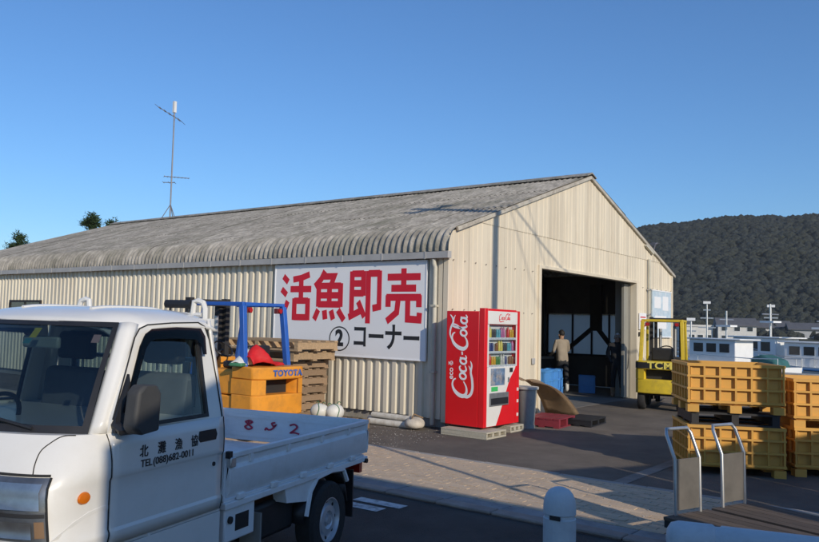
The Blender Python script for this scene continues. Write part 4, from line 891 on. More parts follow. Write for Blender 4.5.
# ------------------------------------------------------------------ forklifts (x forward, y left, origin on the ground under the tail)
def forklift(label, loc, rz, body, guard, word, wordmat, wsize, dark_band=False):
    f = thing('forklift', label, 'forklift', loc, rz)
    W = 0.50
    def plan(b): return [(0.52, W), (0.10, W), (0.03, W - 0.06), (0.0, W - 0.18), (-0.005, 0), (0.0, -W + 0.18), (0.03, -W + 0.06), (0.10, -W), (0.52, -W)]
    up = lambda a, b, t: (a, b, t)
    cwt = MB().prism(plan(0), up, 0.36, 0.66).build('counterweight', body, f, bevel=0.02)
    MB().prism([(a * 1 + 0.0, b) for a, b in plan(0)], up, 0.87, 1.045).build('counterweight_top', body, cwt, bevel=0.02)
    for s in (-1, 1):
        MB().prism([(0.52, s * W), (0.10, s * W), (0.03, s * (W - 0.06)), (0.0, s * (W - 0.18)), (0.03, s * 0.34), (0.10, s * 0.30), (0.52, s * 0.30)], up, 0.6605, 0.8695).build('counterweight_side', body, cwt)
    MB().box(0.22, 0.50, -0.298, 0.298, 0.662, 0.868).build('cavity', M_seam, cwt)
    MB().box(0.30, 1.45, -0.46, 0.46, 0.30, 0.62).build('chassis', body if not dark_band else M_dark, f, bevel=0.02)
    MB().box(0.53, 1.15, -0.45, 0.45, 0.63, 0.98).build('engine_hood', body, f, bevel=0.03)
    MB().box(1.16, 1.50, -0.46, 0.46, 0.625, 0.66).build('floor_plate', M_dark, f)
    MB().box(1.44, 1.56, -0.42, 0.42, 0.62, 1.12).build('dash_cowl', body if not dark_band else M_dark, f, bevel=0.03)
    st = MB().box(0.55, 1.02, -0.24, 0.24, 0.985, 1.09).build('seat', M_black, f, bevel=0.03)
    MB().prism([(0.50, 1.05), (0.60, 1.05), (0.56, 1.33), (0.48, 1.33)], lambda a, b, t: (a, t, b), -0.22, 0.22).build('seat_back', M_black, st, bevel=0.03)
    MB().cyl((1.46, 0.0, 1.05), (1.30, 0.0, 1.24), 0.02, 8).build('steering_column', M_black, f)
    MB().tube([Vector((1.29, 0, 1.25)) + Vector((0.65, 0, 0.6)).normalized() * 0.16 * math.sin(t * math.pi / 10) + Vector((0, 1, 0)) * 0.16 * math.cos(t * math.pi / 10) for t in range(20)], 0.014, 6, True).build('steering_wheel', M_black, f)
    for s in (-1, 1):
        MB().bar((0.34, s * 0.43, 1.03), (0.44, s * 0.40, 1.90), 0.075, 0.09, (1, 0, 0)).build('guard_leg', guard, f, bevel=0.008)
        MB().bar((1.52, s * 0.43, 0.66), (1.28, s * 0.40, 1.90), 0.05, 0.06, (1, 0, 0)).build('guard_leg', guard, f, bevel=0.008)
        MB().bar((0.42, s * 0.40, 1.925), (1.45, s * 0.40, 1.925), 0.05, 0.055).build('guard_rail', guard, f, bevel=0.008)
        l_ = MB().cyl((0.40, s * 0.30, 1.84), (0.375, s * 0.30, 1.84), 0.035, 12).build('tail_lamp', mat('lamp_red', (0.4, 0.01, 0.01), 0.3), f)
        MB().box(0.405, 0.47, s * 0.30 - 0.05, s * 0.30 + 0.05, 1.80, 1.88).build('lamp_box', mat('lamp_box_maroon', (0.16, 0.03, 0.03), 0.5), l_)
        MB().box(1.62, 1.74, s * 0.36 - 0.04, s * 0.36 + 0.04, 0.12, 2.02).build('mast_channel', M_dark, f)
        MB().box(1.68, 1.80, s * 0.27 - 0.03, s * 0.27 + 0.03, 0.12, 1.98).build('mast_channel', M_dark, f)
        MB().cyl((1.66, s * 0.16, 0.2), (1.66, s * 0.16, 1.75), 0.035, 10).build('lift_cylinder', M_steel, f)
        MB().prism([(1.86, .55), (1.90, .55), (1.90, .09), (2.85, .055), (2.85, .045), (1.86, .045)], lambda a, b, t: (a, t, b), s * 0.24 - 0.05, s * 0.24 + 0.05).build('fork', M_dark, f)
        wheel(f, (0.28, s * 0.39, 0.225), 0.225, 0.15, 0.12, s, M_dark); wheel(f, (1.42, s * 0.44, 0.29), 0.29, 0.18, 0.15, s, M_dark)
    for k in range(6): MB().bar((0.44 + 0.2 * k, -0.372, 1.93), (0.44 + 0.2 * k, 0.372, 1.93), 0.05 if k in (0, 5) else 0.03, 0.04).build('guard_crossbar', guard, f)
    MB().box(1.81, 1.86, -0.42, 0.42, 0.30, 0.38).build('carriage', M_dark, f); MB().box(1.81, 1.86, -0.42, 0.42, 0.52, 0.60).build('carriage', M_dark, f)
    MB().box(1.63, 1.74, -0.32, 0.32, 1.90, 2.0).build('mast_crossbar', M_dark, f)
    if dark_band:
        MB().prism([(a - 0.004 if a < .4 else a - .02, b * 1.006) for a, b in plan(0)], up, 0.892, 1.02).build('dark_band', M_black, cwt)
    put_text('lettering', text_mesh(word, wsize, 0.006, 0.003, 1.15, 0, 1.1), wordmat, f, (-0.012 if dark_band else -0.0075, 0.0 if dark_band else -0.10, 0.955), (0, -1, 0), (0, 0, 1))
    return f
M_tblue = mat('letter_blue', (0.03, 0.12, 0.40), 0.5, 0.3, 20, dirt=(0.55, 0.24, 0.03), dirtamt=0.6, dscale=18)
fo = forklift('orange forklift with blue overhead guard parked behind the truck', (7.98, 7.90, 0), math.pi / 2, M_orange, M_blueg, 'TOYOTA', M_tblue, 0.115)
M_tyel = mat('letter_yellow', (0.75, 0.62, 0.12), 0.5)
fy = forklift('yellow forklift with dark mast parked outside the doorway', (17.0, 5.62, 0), math.atan2(0.31, 0.951) - 0.10, M_yel, M_yel, 'TCM', M_tyel, 0.20, True)
# things lying on the orange forklift
def lump(name, label, cat, m, loc, sz, seed, rz=0):
    o = thing(name, label, cat, loc, rz); g = MB()
    g.add([(v.x * sz[0] * f, v.y * sz[1] * f, max(sz[2] * (0.8 + v.z) * f, 0.0)) for v in iv for f in [1 + 0.75 * noise.noise((v.x * 1.6 + seed, v.y * 1.6, v.z * 1.6))]], ifc)
    q = g.build(name + '_fabric', m, o, smooth=60); d = q.modifiers.new('soft', 'SUBSURF'); d.levels = 1; d.render_levels = 1
    return o
M_rcl = mat('red_cloth', (0.60, 0.012, 0.015), 0.7, 0.2, 6, bump=0.4, bscale=12)
rj = thing('red_raincoat', 'bright red raincoat dropped on the orange forklift', 'coat', (7.85, 8.16, 1.046))
def coat(a, b):
    x = -0.28 + 0.62 * a; pk_ = max(0, 1 - abs(a - 0.30) / 0.45) * 0.26 + 0.03
    return (x, -0.10 + 0.30 * b + 0.04 * math.sin(9 * a), pk_ * math.sin(math.pi * min(max(b, 0.02), 0.98)) ** 0.6 + 0.02 * math.sin(14 * a + 5 * b) * (b > 0 and b < 1) + 0.012)
MB().grid(coat, 16, 8).build('coat_fabric', M_rcl, rj, solid=0.015, smooth=60)
wg = thing('white_oilskin', 'white and green oilskin folded beside the red raincoat', 'oilskin', (7.56, 8.30, 1.046), 0.3)
MB().grid(lambda a, b: (-0.16 + 0.32 * a, -0.1 + 0.22 * b, 0.02 + (0.05 + 0.18 * a) * math.sin(math.pi * b) ** 0.7), 8, 6).build('oilskin_fabric', mat('oilskin_white', (0.68, 0.68, 0.62), 0.5, 0.1, 5), wg, solid=0.015, smooth=60)
MB().box(-0.18, -0.05, -0.1, 0.1, 0.0, 0.05).build('green_lining', mat('oilskin_green', (0.05, 0.2, 0.1), 0.6), wg, bevel=0.015)

# ------------------------------------------------------------------ bollard and barrier in the foreground
M_bol = mat('bollard_paint', (0.62, 0.66, 0.68), 0.6, 0.08, 6, dirt=(0.36, 0.38, 0.4), dirtamt=0.5, dscale=6, bump=0.15)
bo = thing('bollard', 'round-topped white bollard standing alone near the kerb', 'bollard', (4.76, 2.20, 0))
MB().lathe([(0.102, 0.0), (0.102, 0.495), (0.094, 0.50), (0.094, 0.52), (0.102, 0.525), (0.102, 0.57), (0.097, 0.61), (0.084, 0.645), (0.062, 0.672), (0.03, 0.687), (0.003, 0.69)], 32).build('post', M_bol, bo, smooth=40)
MB().box(-0.104, -0.096, -0.05, 0.02, 0.497, 0.522).build('groove_plug', M_dark, bo)
rg = MB().tube([(0.10 + 0.03 * math.cos(t * .63), -0.04, 0.42 + 0.03 * math.sin(t * .63)) for t in range(10)], 0.008, 6, True).build('chain_eye', M_dark, bo)
ba = thing('road_barrier', 'low white rounded barrier lying at the bottom right corner', 'barrier', (5.20, 1.68, 0), math.atan2(-0.957, 0.289))
MB().lathe([(0.004, 0.0), (0.06, 0.006), (0.10, 0.03), (0.115, 0.075), (0.115, 0.27), (0.105, 0.285)], 28, (0, 0, 0.385), 'x').build('end_section', M_bol, ba, smooth=50)
MB().lathe([(0.103, 0.285), (0.103, 0.315), (0.112, 0.325), (0.112, 2.0), (0.10, 2.02), (0.004, 2.03)], 28, (0, 0, 0.385), 'x').build('rail_section', M_bol, ba, smooth=50)
for x in (0.2, 1.0, 1.8): MB().cyl((x, 0, 0), (x, 0, 0.30), 0.05, 16).build('leg', M_bol, ba)

# ------------------------------------------------------------------ yellow bulk containers
def container(label, loc, rz, src=None):
    if src is not None:
        o = copy_tree(src); o['label'] = label; o.location = loc; o.rotation_euler = (0, 0, rz); return o
    o = thing('bulk_container', label, 'container', loc, rz, 'yellow bulk containers')
    L, W, H, t = 1.10, 1.00, 0.58, 0.018; b0 = 0.11
    for s in (-1, 1):
        MB().box(-L / 2 + 0.03, L / 2 - 0.03, min(s * (W / 2 - 0.062), s * (W / 2 - 0.062 + t)), max(s * (W / 2 - 0.062), s * (W / 2 - 0.062 + t)), b0, H).build('side_panel', M_crate, o)
        MB().box(min(s * (L / 2 - 0.062), s * (L / 2 - 0.062 + t)), max(s * (L / 2 - 0.062), s * (L / 2 - 0.062 + t)), -W / 2 + 0.03, W / 2 - 0.03, b0, H).build('side_panel', M_crate, o)
        for z, d_ in ((b0 + 0.005, 0.035), (0.27, 0.03), (0.42, 0.03), (H - 0.03, 0.045)):
            MB().box(-L / 2, L / 2, min(s * (W / 2 - 0.028), s * W / 2), max(s * (W / 2 - 0.028), s * W / 2), z, z + d_ * .8).build('rib', M_crate, o)
            MB().box(min(s * (L / 2 - 0.028), s * L / 2) - 0.001, max(s * (L / 2 - 0.028), s * L / 2) + 0.001, -W / 2 + 0.03, W / 2 - 0.03, z, z + d_ * .8).build('rib', M_crate, o)
        for k in range(7):
            x = -L / 2 + 0.02 + (L - 0.04) * k / 6; MB().box(x - 0.011, x + 0.011, min(s * (W / 2 - 0.028), s * (W / 2 - .003)), max(s * (W / 2 - 0.028), s * (W / 2 - .003)), b0, H - 0.001).build('rib', M_crate, o)
        for k in range(1, 6):
            y = -W / 2 + 0.02 + (W - 0.04) * k / 6; MB().box(min(s * (L / 2 - 0.028), s * (L / 2 - .003)), max(s * (L / 2 - 0.028), s * (L / 2 - .003)), y - 0.011, y + 0.011, b0, H - 0.001).build('rib', M_crate, o)
    MB().box(-L / 2 + 0.04, L / 2 - 0.04, -W / 2 + 0.04, W / 2 - 0.04, b0 - 0.02, b0 + 0.004).build('floor', M_crate, o)
    for x in (-L / 2 + 0.07, 0, L / 2 - 0.07):
        for y in (-W / 2 + 0.07, 0, W / 2 - 0.07): MB().box(x - 0.065, x + 0.065, y - 0.065, y + 0.065, 0, b0 - 0.021).build('foot', M_crate, o)
    return o
# local -y is the face towards the camera
nf = Vector((-0.887, -0.461)); rzc = math.atan2(nf.y, nf.x) + math.pi / 2
dr_ = Vector((math.cos(rzc), math.sin(rzc)))          # local x: along the face, to the viewer's right
c0 = Vector((9.92, 2.95)); cc = c0 + dr_ * 0.55 - nf * 0.5
c1 = container('yellow ribbed bulk container at the bottom of the near stack', (cc.x, cc.y, 0.0), rzc)
c2 = container('yellow ribbed bulk container on top of the near stack', (cc.x + .01, cc.y + .01, 0.737), rzc + 0.01, c1)
# dark slip pallet between the two
sp_ = thing('slip_pallet', 'dark flat pallet between the two stacked yellow containers', 'pallet', (cc.x, cc.y, 0.5805), rzc)
pallet_parts(sp_, M_dark, 1.0, 0.9, 0.155, 5)
M_rmark = mat('faded_red_print', (0.62, 0.16, 0.06), 0.6, 0.3, 10)
for src in (c2,):
    g = MB(); ribbon(g, [(x, y, .05) for x, y in catmull([(.1, .1), (.2, .35), (.05, .42), (.25, .45), (.3, .1)], 4)], lambda a, b, h: (-0.28 + a, -0.4395 - h, 0.20 + b * .5), 0, 0.001); g.build('red_print', M_rmark, src, smooth=0)
k2 = cc + dr_ * 1.22 - nf * 0.25
container('yellow ribbed bulk container at the bottom of the second stack', (k2.x, k2.y, 0), rzc + 0.06, c1)
container('yellow ribbed bulk container in the middle of the second stack', (k2.x, k2.y, 0.581), rzc + 0.05, c1)
k3 = cc + dr_ * 2.5 - nf * 0.1
container('single yellow ribbed bulk container beside the second stack', (k3.x, k3.y, 0), rzc - 0.05, c1)
# unseen tall stacks off right, added to throw the foreground shade
P_, S_ = Vector((math.cos(R(SUN_AZ)), -math.sin(R(SUN_AZ)))), Vector((math.sin(R(SUN_AZ)), math.cos(R(SUN_AZ))))
def ws_(wc, s): v = P_ * wc + S_ * s; return v.x, v.y
for i, (wc, n_, ws__) in enumerate(((6.75, 5, 'first'), (7.9, 5, 'second'), (9.05, 5, 'third'))):
    for k in range(n_):
        x, y = ws_(wc, 0.0 - 0.1 * i)
        container('yellow bulk container, %s from the ground in the %s unseen stack added for shade' % (['first', 'second', 'third', 'fourth', 'fifth'][k], ws__), (x, y, 0.581 * k), -R(SUN_AZ) + 0.03 * i, c1)

# ------------------------------------------------------------------ hand carts
def cart(label, loc, rz):
    o = thing('hand_cart', label, 'cart', loc, rz, 'hand carts by the yellow containers')
    # x along the deck away from the handle, y across
    for k in range(5): MB().box(0.0, 1.1, -0.29 + 0.117 * k, -0.29 + 0.117 * k + 0.110, 0.19, 0.215).build('deck_board', mat('deck_wood', (0.11, 0.082, 0.06), 0.85, 0.3, 6, rnd=.2, stretch=(1, 5, 5)), o)
    for s in (-1, 1): MB().box(0.0, 1.1, s * 0.26 - 0.02, s * 0.26 + 0.02, 0.13, 0.189).build('deck_rail', M_dark, o)
    pts = [(0.02, -0.16, 0.2), (0.01, -0.16, 0.66), (-0.07, -0.16, 0.85), (-0.09, -0.135, 0.89), (-0.09, 0.135, 0.89), (-0.07, 0.16, 0.85), (0.01, 0.16, 0.66), (0.02, 0.16, 0.2)]
    h = MB().tube(pts, 0.0145, 10).build('handle', M_steel, o, smooth=60)
    MB().box(0.012, 0.020, -0.15, 0.15, 0.25, 0.66).build('back_panel', mat('cart_sheet', (0.13, 0.12, 0.105), 0.6, 0.2, 5, dirt=(0.15, 0.13, 0.11), dirtamt=0.6), h)
    for x in (0.15, 0.95):
        for s in (-1, 1):
            w_ = MB().cyl((x, s * 0.23 - 0.02, 0.065), (x, s * 0.23 + 0.02, 0.065), 0.065, 16).build('caster', M_rub, o)
            MB().box(x - 0.04, x + 0.04, s * 0.23 - 0.035, s * 0.23 + 0.035, 0.10, 0.129).build('caster_fork', M_steel, w_)
    return o
cart('hand cart with bent steel handle and grey panel before the yellow containers', (6.79, 2.03, 0), math.atan2(-0.947, -0.32))
cart('hand cart with bent steel handle beside the other cart, nearer the right edge', (7.40, 1.83, 0), math.atan2(-0.947, -0.32))

# ------------------------------------------------------------------ people in the doorway (skinned figures)
def person(label, loc, rz, joints, edges, mats, zmat, extra=None):
    """joints: name -> (x, y, z, radius); one continuous skinned body, coloured by height bands"""
    root = thing('person', label, 'person', loc, rz)
    nm = list(joints); me = bpy.data.meshes.new('body'); me.from_pydata([joints[k][:3] for k in nm], [(nm.index(a), nm.index(b)) for a, b in edges], [])
    o = bpy.data.objects.new('body', me); COL.objects.link(o)
    md = o.modifiers.new('skin', 'SKIN'); md.use_smooth_shade = True
    for k, n_ in enumerate(nm):
        v = me.skin_vertices[0].data[k]; r_ = joints[n_][3]; v.radius = r_ if isinstance(r_, tuple) else (r_, r_); v.use_root = (n_ == 'pelvis')
    ss = o.modifiers.new('smooth', 'SUBSURF'); ss.levels = 2; ss.render_levels = 2
    dg = bpy.context.evaluated_depsgraph_get(); m2 = bpy.data.meshes.new_from_object(o.evaluated_get(dg)); bpy.data.objects.remove(o)
    for m in mats: m2.materials.append(m)
    for p in m2.polygons: p.material_index = zmat(p.center); p.use_smooth = True
    b = link('body', m2, root)
    return root, b
E0 = [('pelvis', 'waist'), ('waist', 'chest'), ('chest', 'neck'), ('neck', 'headlow'), ('headlow', 'headtop')]
for s in 'lr':
    E0 += [('pelvis', s + 'hip'), (s + 'hip', s + 'knee'), (s + 'knee', s + 'ankle'), (s + 'ankle', s + 'toe'), ('chest', s + 'sh'), (s + 'sh', s + 'elb'), (s + 'elb', s + 'wri'), (s + 'wri', s + 'palm')]
    for f in ('th', 'f1', 'f2', 'f3', 'f4'): E0 += [(s + 'palm', s + f + 'a'), (s + f + 'a', s + f + 'b')]
def figure(arms, lean=0.0, H=1.62, step=0.06):
    k = H / 1.62; J = {}
    J['pelvis'] = (0, 0, .86 * k, (.155, .12)); J['waist'] = (0.01 + lean * .3, 0, 1.02 * k, (.15, .115)); J['chest'] = (0.01 + lean * .7, 0, 1.24 * k, (.17, .12)); J['neck'] = (0.0 + lean, 0, 1.385 * k, .055)
    J['headlow'] = (0.025 + lean * 1.1, 0, 1.455 * k, (.070, .082)); J['headtop'] = (0.015 + lean * 1.15, 0, 1.555 * k, (.072, .088))
    for s, y, st in (('l', 1, step), ('r', -1, -step)):
        J[s + 'hip'] = (0, .085 * y, .80 * k, .095); J[s + 'knee'] = (.02 + st, .10 * y, .45 * k, .065); J[s + 'ankle'] = (st - .02, .105 * y, .09 * k, .05); J[s + 'toe'] = (st + .13, .12 * y, .045 * k, (.045, .04))
        J[s + 'sh'] = (lean * .85, .175 * y, 1.335 * k, .062)
        e, w_ = arms[s]; J[s + 'elb'] = (e[0], e[1] * y, e[2] * k, .045); J[s + 'wri'] = (w_[0], w_[1] * y, w_[2] * k, .03)
        d = (Vector(w_) - Vector(e)).normalized(); d = Vector((d.x, d.y * y, d.z)); wv = Vector(J[s + 'wri'][:3]); sd_ = d.cross(Vector((0, 0, 1)))
        if sd_.length < .3: sd_ = Vector((1, 0, 0))
        sd_.normalize(); pm = wv + d * .055; J[s + 'palm'] = (*pm, .026)
        cu = Vector((0.02, -0.02 * y, -0.01))
        for q, f in enumerate(('f1', 'f2', 'f3', 'f4')):
            b0 = pm + d * .045 + sd_ * (q - 1.5) * .019; J[s + f + 'a'] = (*b0, .009); J[s + f + 'b'] = (*(b0 + d * (.04 - .004 * abs(q - 1.3)) + cu), .008)
        t0 = pm + sd_ * -.045 + d * .01; J[s + 'tha'] = (*t0, .011); J[s + 'thb'] = (*(t0 + d * .035 - sd_ * .008 + cu * .5), .009)
    return J
M_skin = mat('skin', (0.40, 0.24, 0.16), 0.6, 0.08, 8); M_hair = mat('hair', (0.015, 0.013, 0.012), 0.7, 0.2, 30)
M_jkt = mat('beige_jacket', (0.30, 0.255, 0.20), 0.85, 0.15, 5, bump=0.3, bscale=12); M_trs = mat('dark_trousers', (0.025, 0.026, 0.03), 0.85, 0.2, 6)
M_boot = mat('white_boots', (0.55, 0.55, 0.52), 0.5, 0.1, 5); M_blk = mat('black_workwear', (0.018, 0.018, 0.02), 0.85, 0.2, 6); M_bboot = mat('brown_boots', (0.32, 0.20, 0.12), 0.7, 0.15, 6)
def hair(b, parent, cx, H, m, cap=False):
    k = H / 1.62; g = MB()
    for dz in (0,):
        g.add([(cx - 0.006 + v.x * 0.098, v.y * 0.084, 1.545 * k + v.z * 0.108) for v in iv if True], ifc)
    q = g.build('cap' if cap else 'hair', m, parent, smooth=60)
    q.modifiers.new('soft', 'SUBSURF').render_levels = 2
    # keep the face free: cut away the front lower part
    bm = bmesh.new(); bm.from_mesh(q.data); bmesh.ops.subdivide_edges(bm, edges=bm.edges, cuts=2, use_grid_fill=True)
    for v in bm.verts:
        d = Vector((v.co.x - cx, v.co.y, v.co.z - 1.545 * k)); d.x /= .098; d.y /= .084; d.z /= .108; d.normalize()
        v.co = Vector((cx - .006 + d.x * .094, d.y * .082, 1.545 * k + d.z * .10))
    bmesh.ops.delete(bm, geom=[v for v in bm.verts if v.co.z < 1.545 * k - 0.02 + 0.75 * (v.co.x - cx)], context='VERTS'); bm.to_mesh(q.data); bm.free()
    q.data.polygons.foreach_set('use_smooth', [True] * len(q.data.polygons))
def face(parent, cx, H):
    k = H / 1.62; x = cx + 0.082
    for y in (-.03, .03):
        MB().lathe([(.002, -.008), (.009, -.004), (.010, .0), (.006, .006), (.001, .008)], 10, (x - .002, y, 1.512 * k), 'x').build('eye', M_hair, parent)
        MB().lathe([(.004, -.02), (.014, -.008), (.014, .008), (.004, .02)], 8, (cx - .005, y / .03 * .078, 1.50 * k)).build('ear', M_skin, parent)
    MB().prism([(0, 0), (.022, -.028), (0, -.034)], lambda a, b, t: (x + a, t, 1.512 * k + b), -.009, .009).build('nose', M_skin, parent, bevel=.004)
    MB().box(x - .008, x + .004, -.02, .02, 1.452 * k, 1.459 * k).build('mouth', mat('lips', (.3, .12, .1), .6), parent)
def zm1(H):
    k = H / 1.62
    def f(c):
        if c.z > 1.40 * k: return 0
        if c.z < 0.25 * k: return 3
        if abs(c.y) > 0.0 and c.z < 0.84 * k: return 2
        return 1
    return f
arm_fwd = {'l': ((.06, .24, 1.08), (.24, .17, 1.00)), 'r': ((.08, .24, 1.09), (.26, .15, 1.02))}
r1, b1 = person('person in beige jacket, dark trousers and white boots working with back turned', (19.45, 8.95, 0), 1.05, figure(arm_fwd, .04, 1.64, .05), E0, [M_skin, M_jkt, M_trs, M_boot], zm1(1.64))
hair(b1, r1, .06, 1.64, M_hair); face(r1, .06, 1.64)
arm_dn = {'l': ((-.01, .25, 1.10), (.03, .24, .86)), 'r': ((.05, .25, 1.10), (.18, .20, .98))}
r2, b2 = person('person in black workwear, white cap and brown boots standing at the right door jamb', (19.50, 7.50, 0), 3.6, figure(arm_dn, .01, 1.60, .05), E0, [M_skin, M_blk, M_blk, M_bboot], zm1(1.60))
hair(b2, r2, .03, 1.60, M_boardw, True); face(r2, .03, 1.60)
MB().grid(lambda a, b: (-.02 + .05 * a + .05 * b, .165 + .05 * b * (1 - b) - .10 * a * 0, 1.30 - .52 * b), 3, 8).build('towel', M_boardw, r2, solid=.02, smooth=60)

# ------------------------------------------------------------------ inside the doorway
def bcrate(label, loc, rz, src=None, big=1.0):
    if src is not None:
        o = copy_tree(src); o['label'] = label; o.location = loc; o.rotation_euler = (0, 0, rz); return o
    o = thing('blue_crate', label, 'crate', loc, rz, 'blue fish crates in the doorway')
    L, W, H = 0.56, 0.40, 0.225
    for s in (-1, 1):
        MB().box(-L / 2, L / 2, min(s * W / 2, s * (W / 2 - .012)), max(s * W / 2, s * (W / 2 - .012)), 0.0, H).build('side', M_bcr, o)
        MB().box(min(s * L / 2, s * (L / 2 - .012)), max(s * L / 2, s * (L / 2 - .012)), -W / 2 + .0125, W / 2 - .0125, 0.0, H).build('side', M_bcr, o)
        MB().box(-L / 2 - .012, L / 2 + .012, min(s * (W / 2 + .001), s * (W / 2 + .014)), max(s * (W / 2 + .001), s * (W / 2 + .014)), H - .035, H - .004).build('rim', M_bcr, o)
        for k in range(6):
            x = -L / 2 + .03 + (L - .06) * k / 5; MB().box(x - .007, x + .007, min(s * (W / 2 + .001), s * (W / 2 + .010)), max(s * (W / 2 + .001), s * (W / 2 + .010)), 0.01, H - .036).build('rib', M_bcr, o)
        MB().box(min(s * (L / 2 + .001), s * (L / 2 + .012)), max(s * (L / 2 + .001), s * (L / 2 + .012)), -W / 2, W / 2, H - .035, H - .005).build('rim', M_bcr, o)
        for k in range(4):
            y = -W / 2 + .03 + (W - .06) * k / 3; MB().box(min(s * (L / 2 + .001), s * (L / 2 + .009)), max(s * (L / 2 + .001), s * (L / 2 + .009)), y - .007, y + .007, .01, H - .036).build('rib', M_bcr, o)
    MB().box(-L / 2 + .013, L / 2 - .013, -W / 2 + .013, W / 2 - .013, 0.004, 0.016).build('floor', M_bcr, o)
    return o
bc = None
for i, (x, y, st) in enumerate(((17.35, 8.55, 'nearest the door jamb'), (17.88, 8.62, 'in the middle'), (18.42, 8.72, 'nearest the person'))):
    for k in range(3):
        lab = 'blue fish crate %s of the stack %s' % (('at the bottom', 'second', 'at the top')[k], st)
        o = bcrate(lab, (x, y, 0.227 * k), 0.1 + .03 * k + .1 * i, bc)
        if bc is None: bc = o
for k in range(2): bcrate('blue fish crate %s of the low stack behind the person' % ('at the bottom', 'on top')[k], (20.25, 8.62, 0.227 * k), 0.42, bc)
tbl = thing('work_table', 'long pale work table inside the doorway behind the crates', 'table', (18.6, 10.6, 0), 0.0)
MB().box(-2.6, 2.9, -0.45, 0.45, 0.80, 0.86).build('table_top', mat('table_pale', (0.42, 0.41, 0.36), 0.5, 0.15, 3), tbl, bevel=.01)
MB().box(-2.5, 2.8, -0.40, -0.36, 0.15, 0.79).build('apron', M_int, tbl)
for x in (-2.4, 0, 2.6):
    for y in (-.35, .35): MB().box(x - .04, x + .04, y - .04, y + .04, 0, .799).build('leg', M_dark, tbl)

# ------------------------------------------------------------------ trees behind the roof
M_pine = mat('pine_needles', (0.035, 0.06, 0.02), 0.8, 0.5, 2.0, spec=0.2); M_bark = mat('bark', (0.10, 0.075, 0.05), 0.95, 0.3, 6, bump=0.5, bscale=10)
def pine(label, loc, h, r, seed):
    o = thing('pine_tree', label, 'tree', loc, 0, 'pine tops behind the roof'); rg_ = random.Random(seed)
    tr_ = MB().tube([(0.12 * math.sin(k * 1.3 + seed), 0.1 * math.cos(k), h * k / 7) for k in range(8)], [0.19 * (1 - k / 8.5) for k in range(8)], 8)
    tops = []
    for k in range(26):
        z = h * rg_.uniform(.42, .98); a = rg_.random() * 6.28; L = r * rg_.uniform(.45, 1.0) * (1.15 - (z / h) * .75)
        e = (L * math.cos(a), L * math.sin(a), z + L * rg_.uniform(.1, .5)); tr_.tube([(0, 0, z), (e[0] * .55, e[1] * .55, z + .12), e], [.04, .03, .012], 5); tops.append((e, L))
    tr_.build('trunk', M_bark, o)
    g = MB()
    tops.append(((0, 0, h), .4))
    for e, L in tops:
        for q in range(150):
            d = Vector((rg_.gauss(0, 1), rg_.gauss(0, 1), rg_.gauss(0, .7))); c = Vector(e) + d * (.16 + .10 * L) - Vector(e).normalized() * rg_.random() * .12 * L
            t = Vector((rg_.gauss(0, 1), rg_.gauss(0, 1), rg_.gauss(.6, .8))).normalized(); s_ = t.orthogonal().normalized() * rg_.uniform(.03, .06); ln = rg_.uniform(.18, .32)
            g.add([c - s_, c + s_, c + t * ln], [(0, 1, 2)])
    g.build('crown', M_pine, o, smooth=0, recalc=False)
pine('leftmost small dark pine top showing above the roof edge', (24.66, 48.47, 0), 6.6, 0.75, 1)
pine('taller dark pine top showing above the roof left of the aerial', (27.57, 44.78, 0), 8.0, 0.8, 2)
pine('small pine top just right of the taller pine above the roof', (28.45, 43.8, 0), 7.65, 0.55, 5)

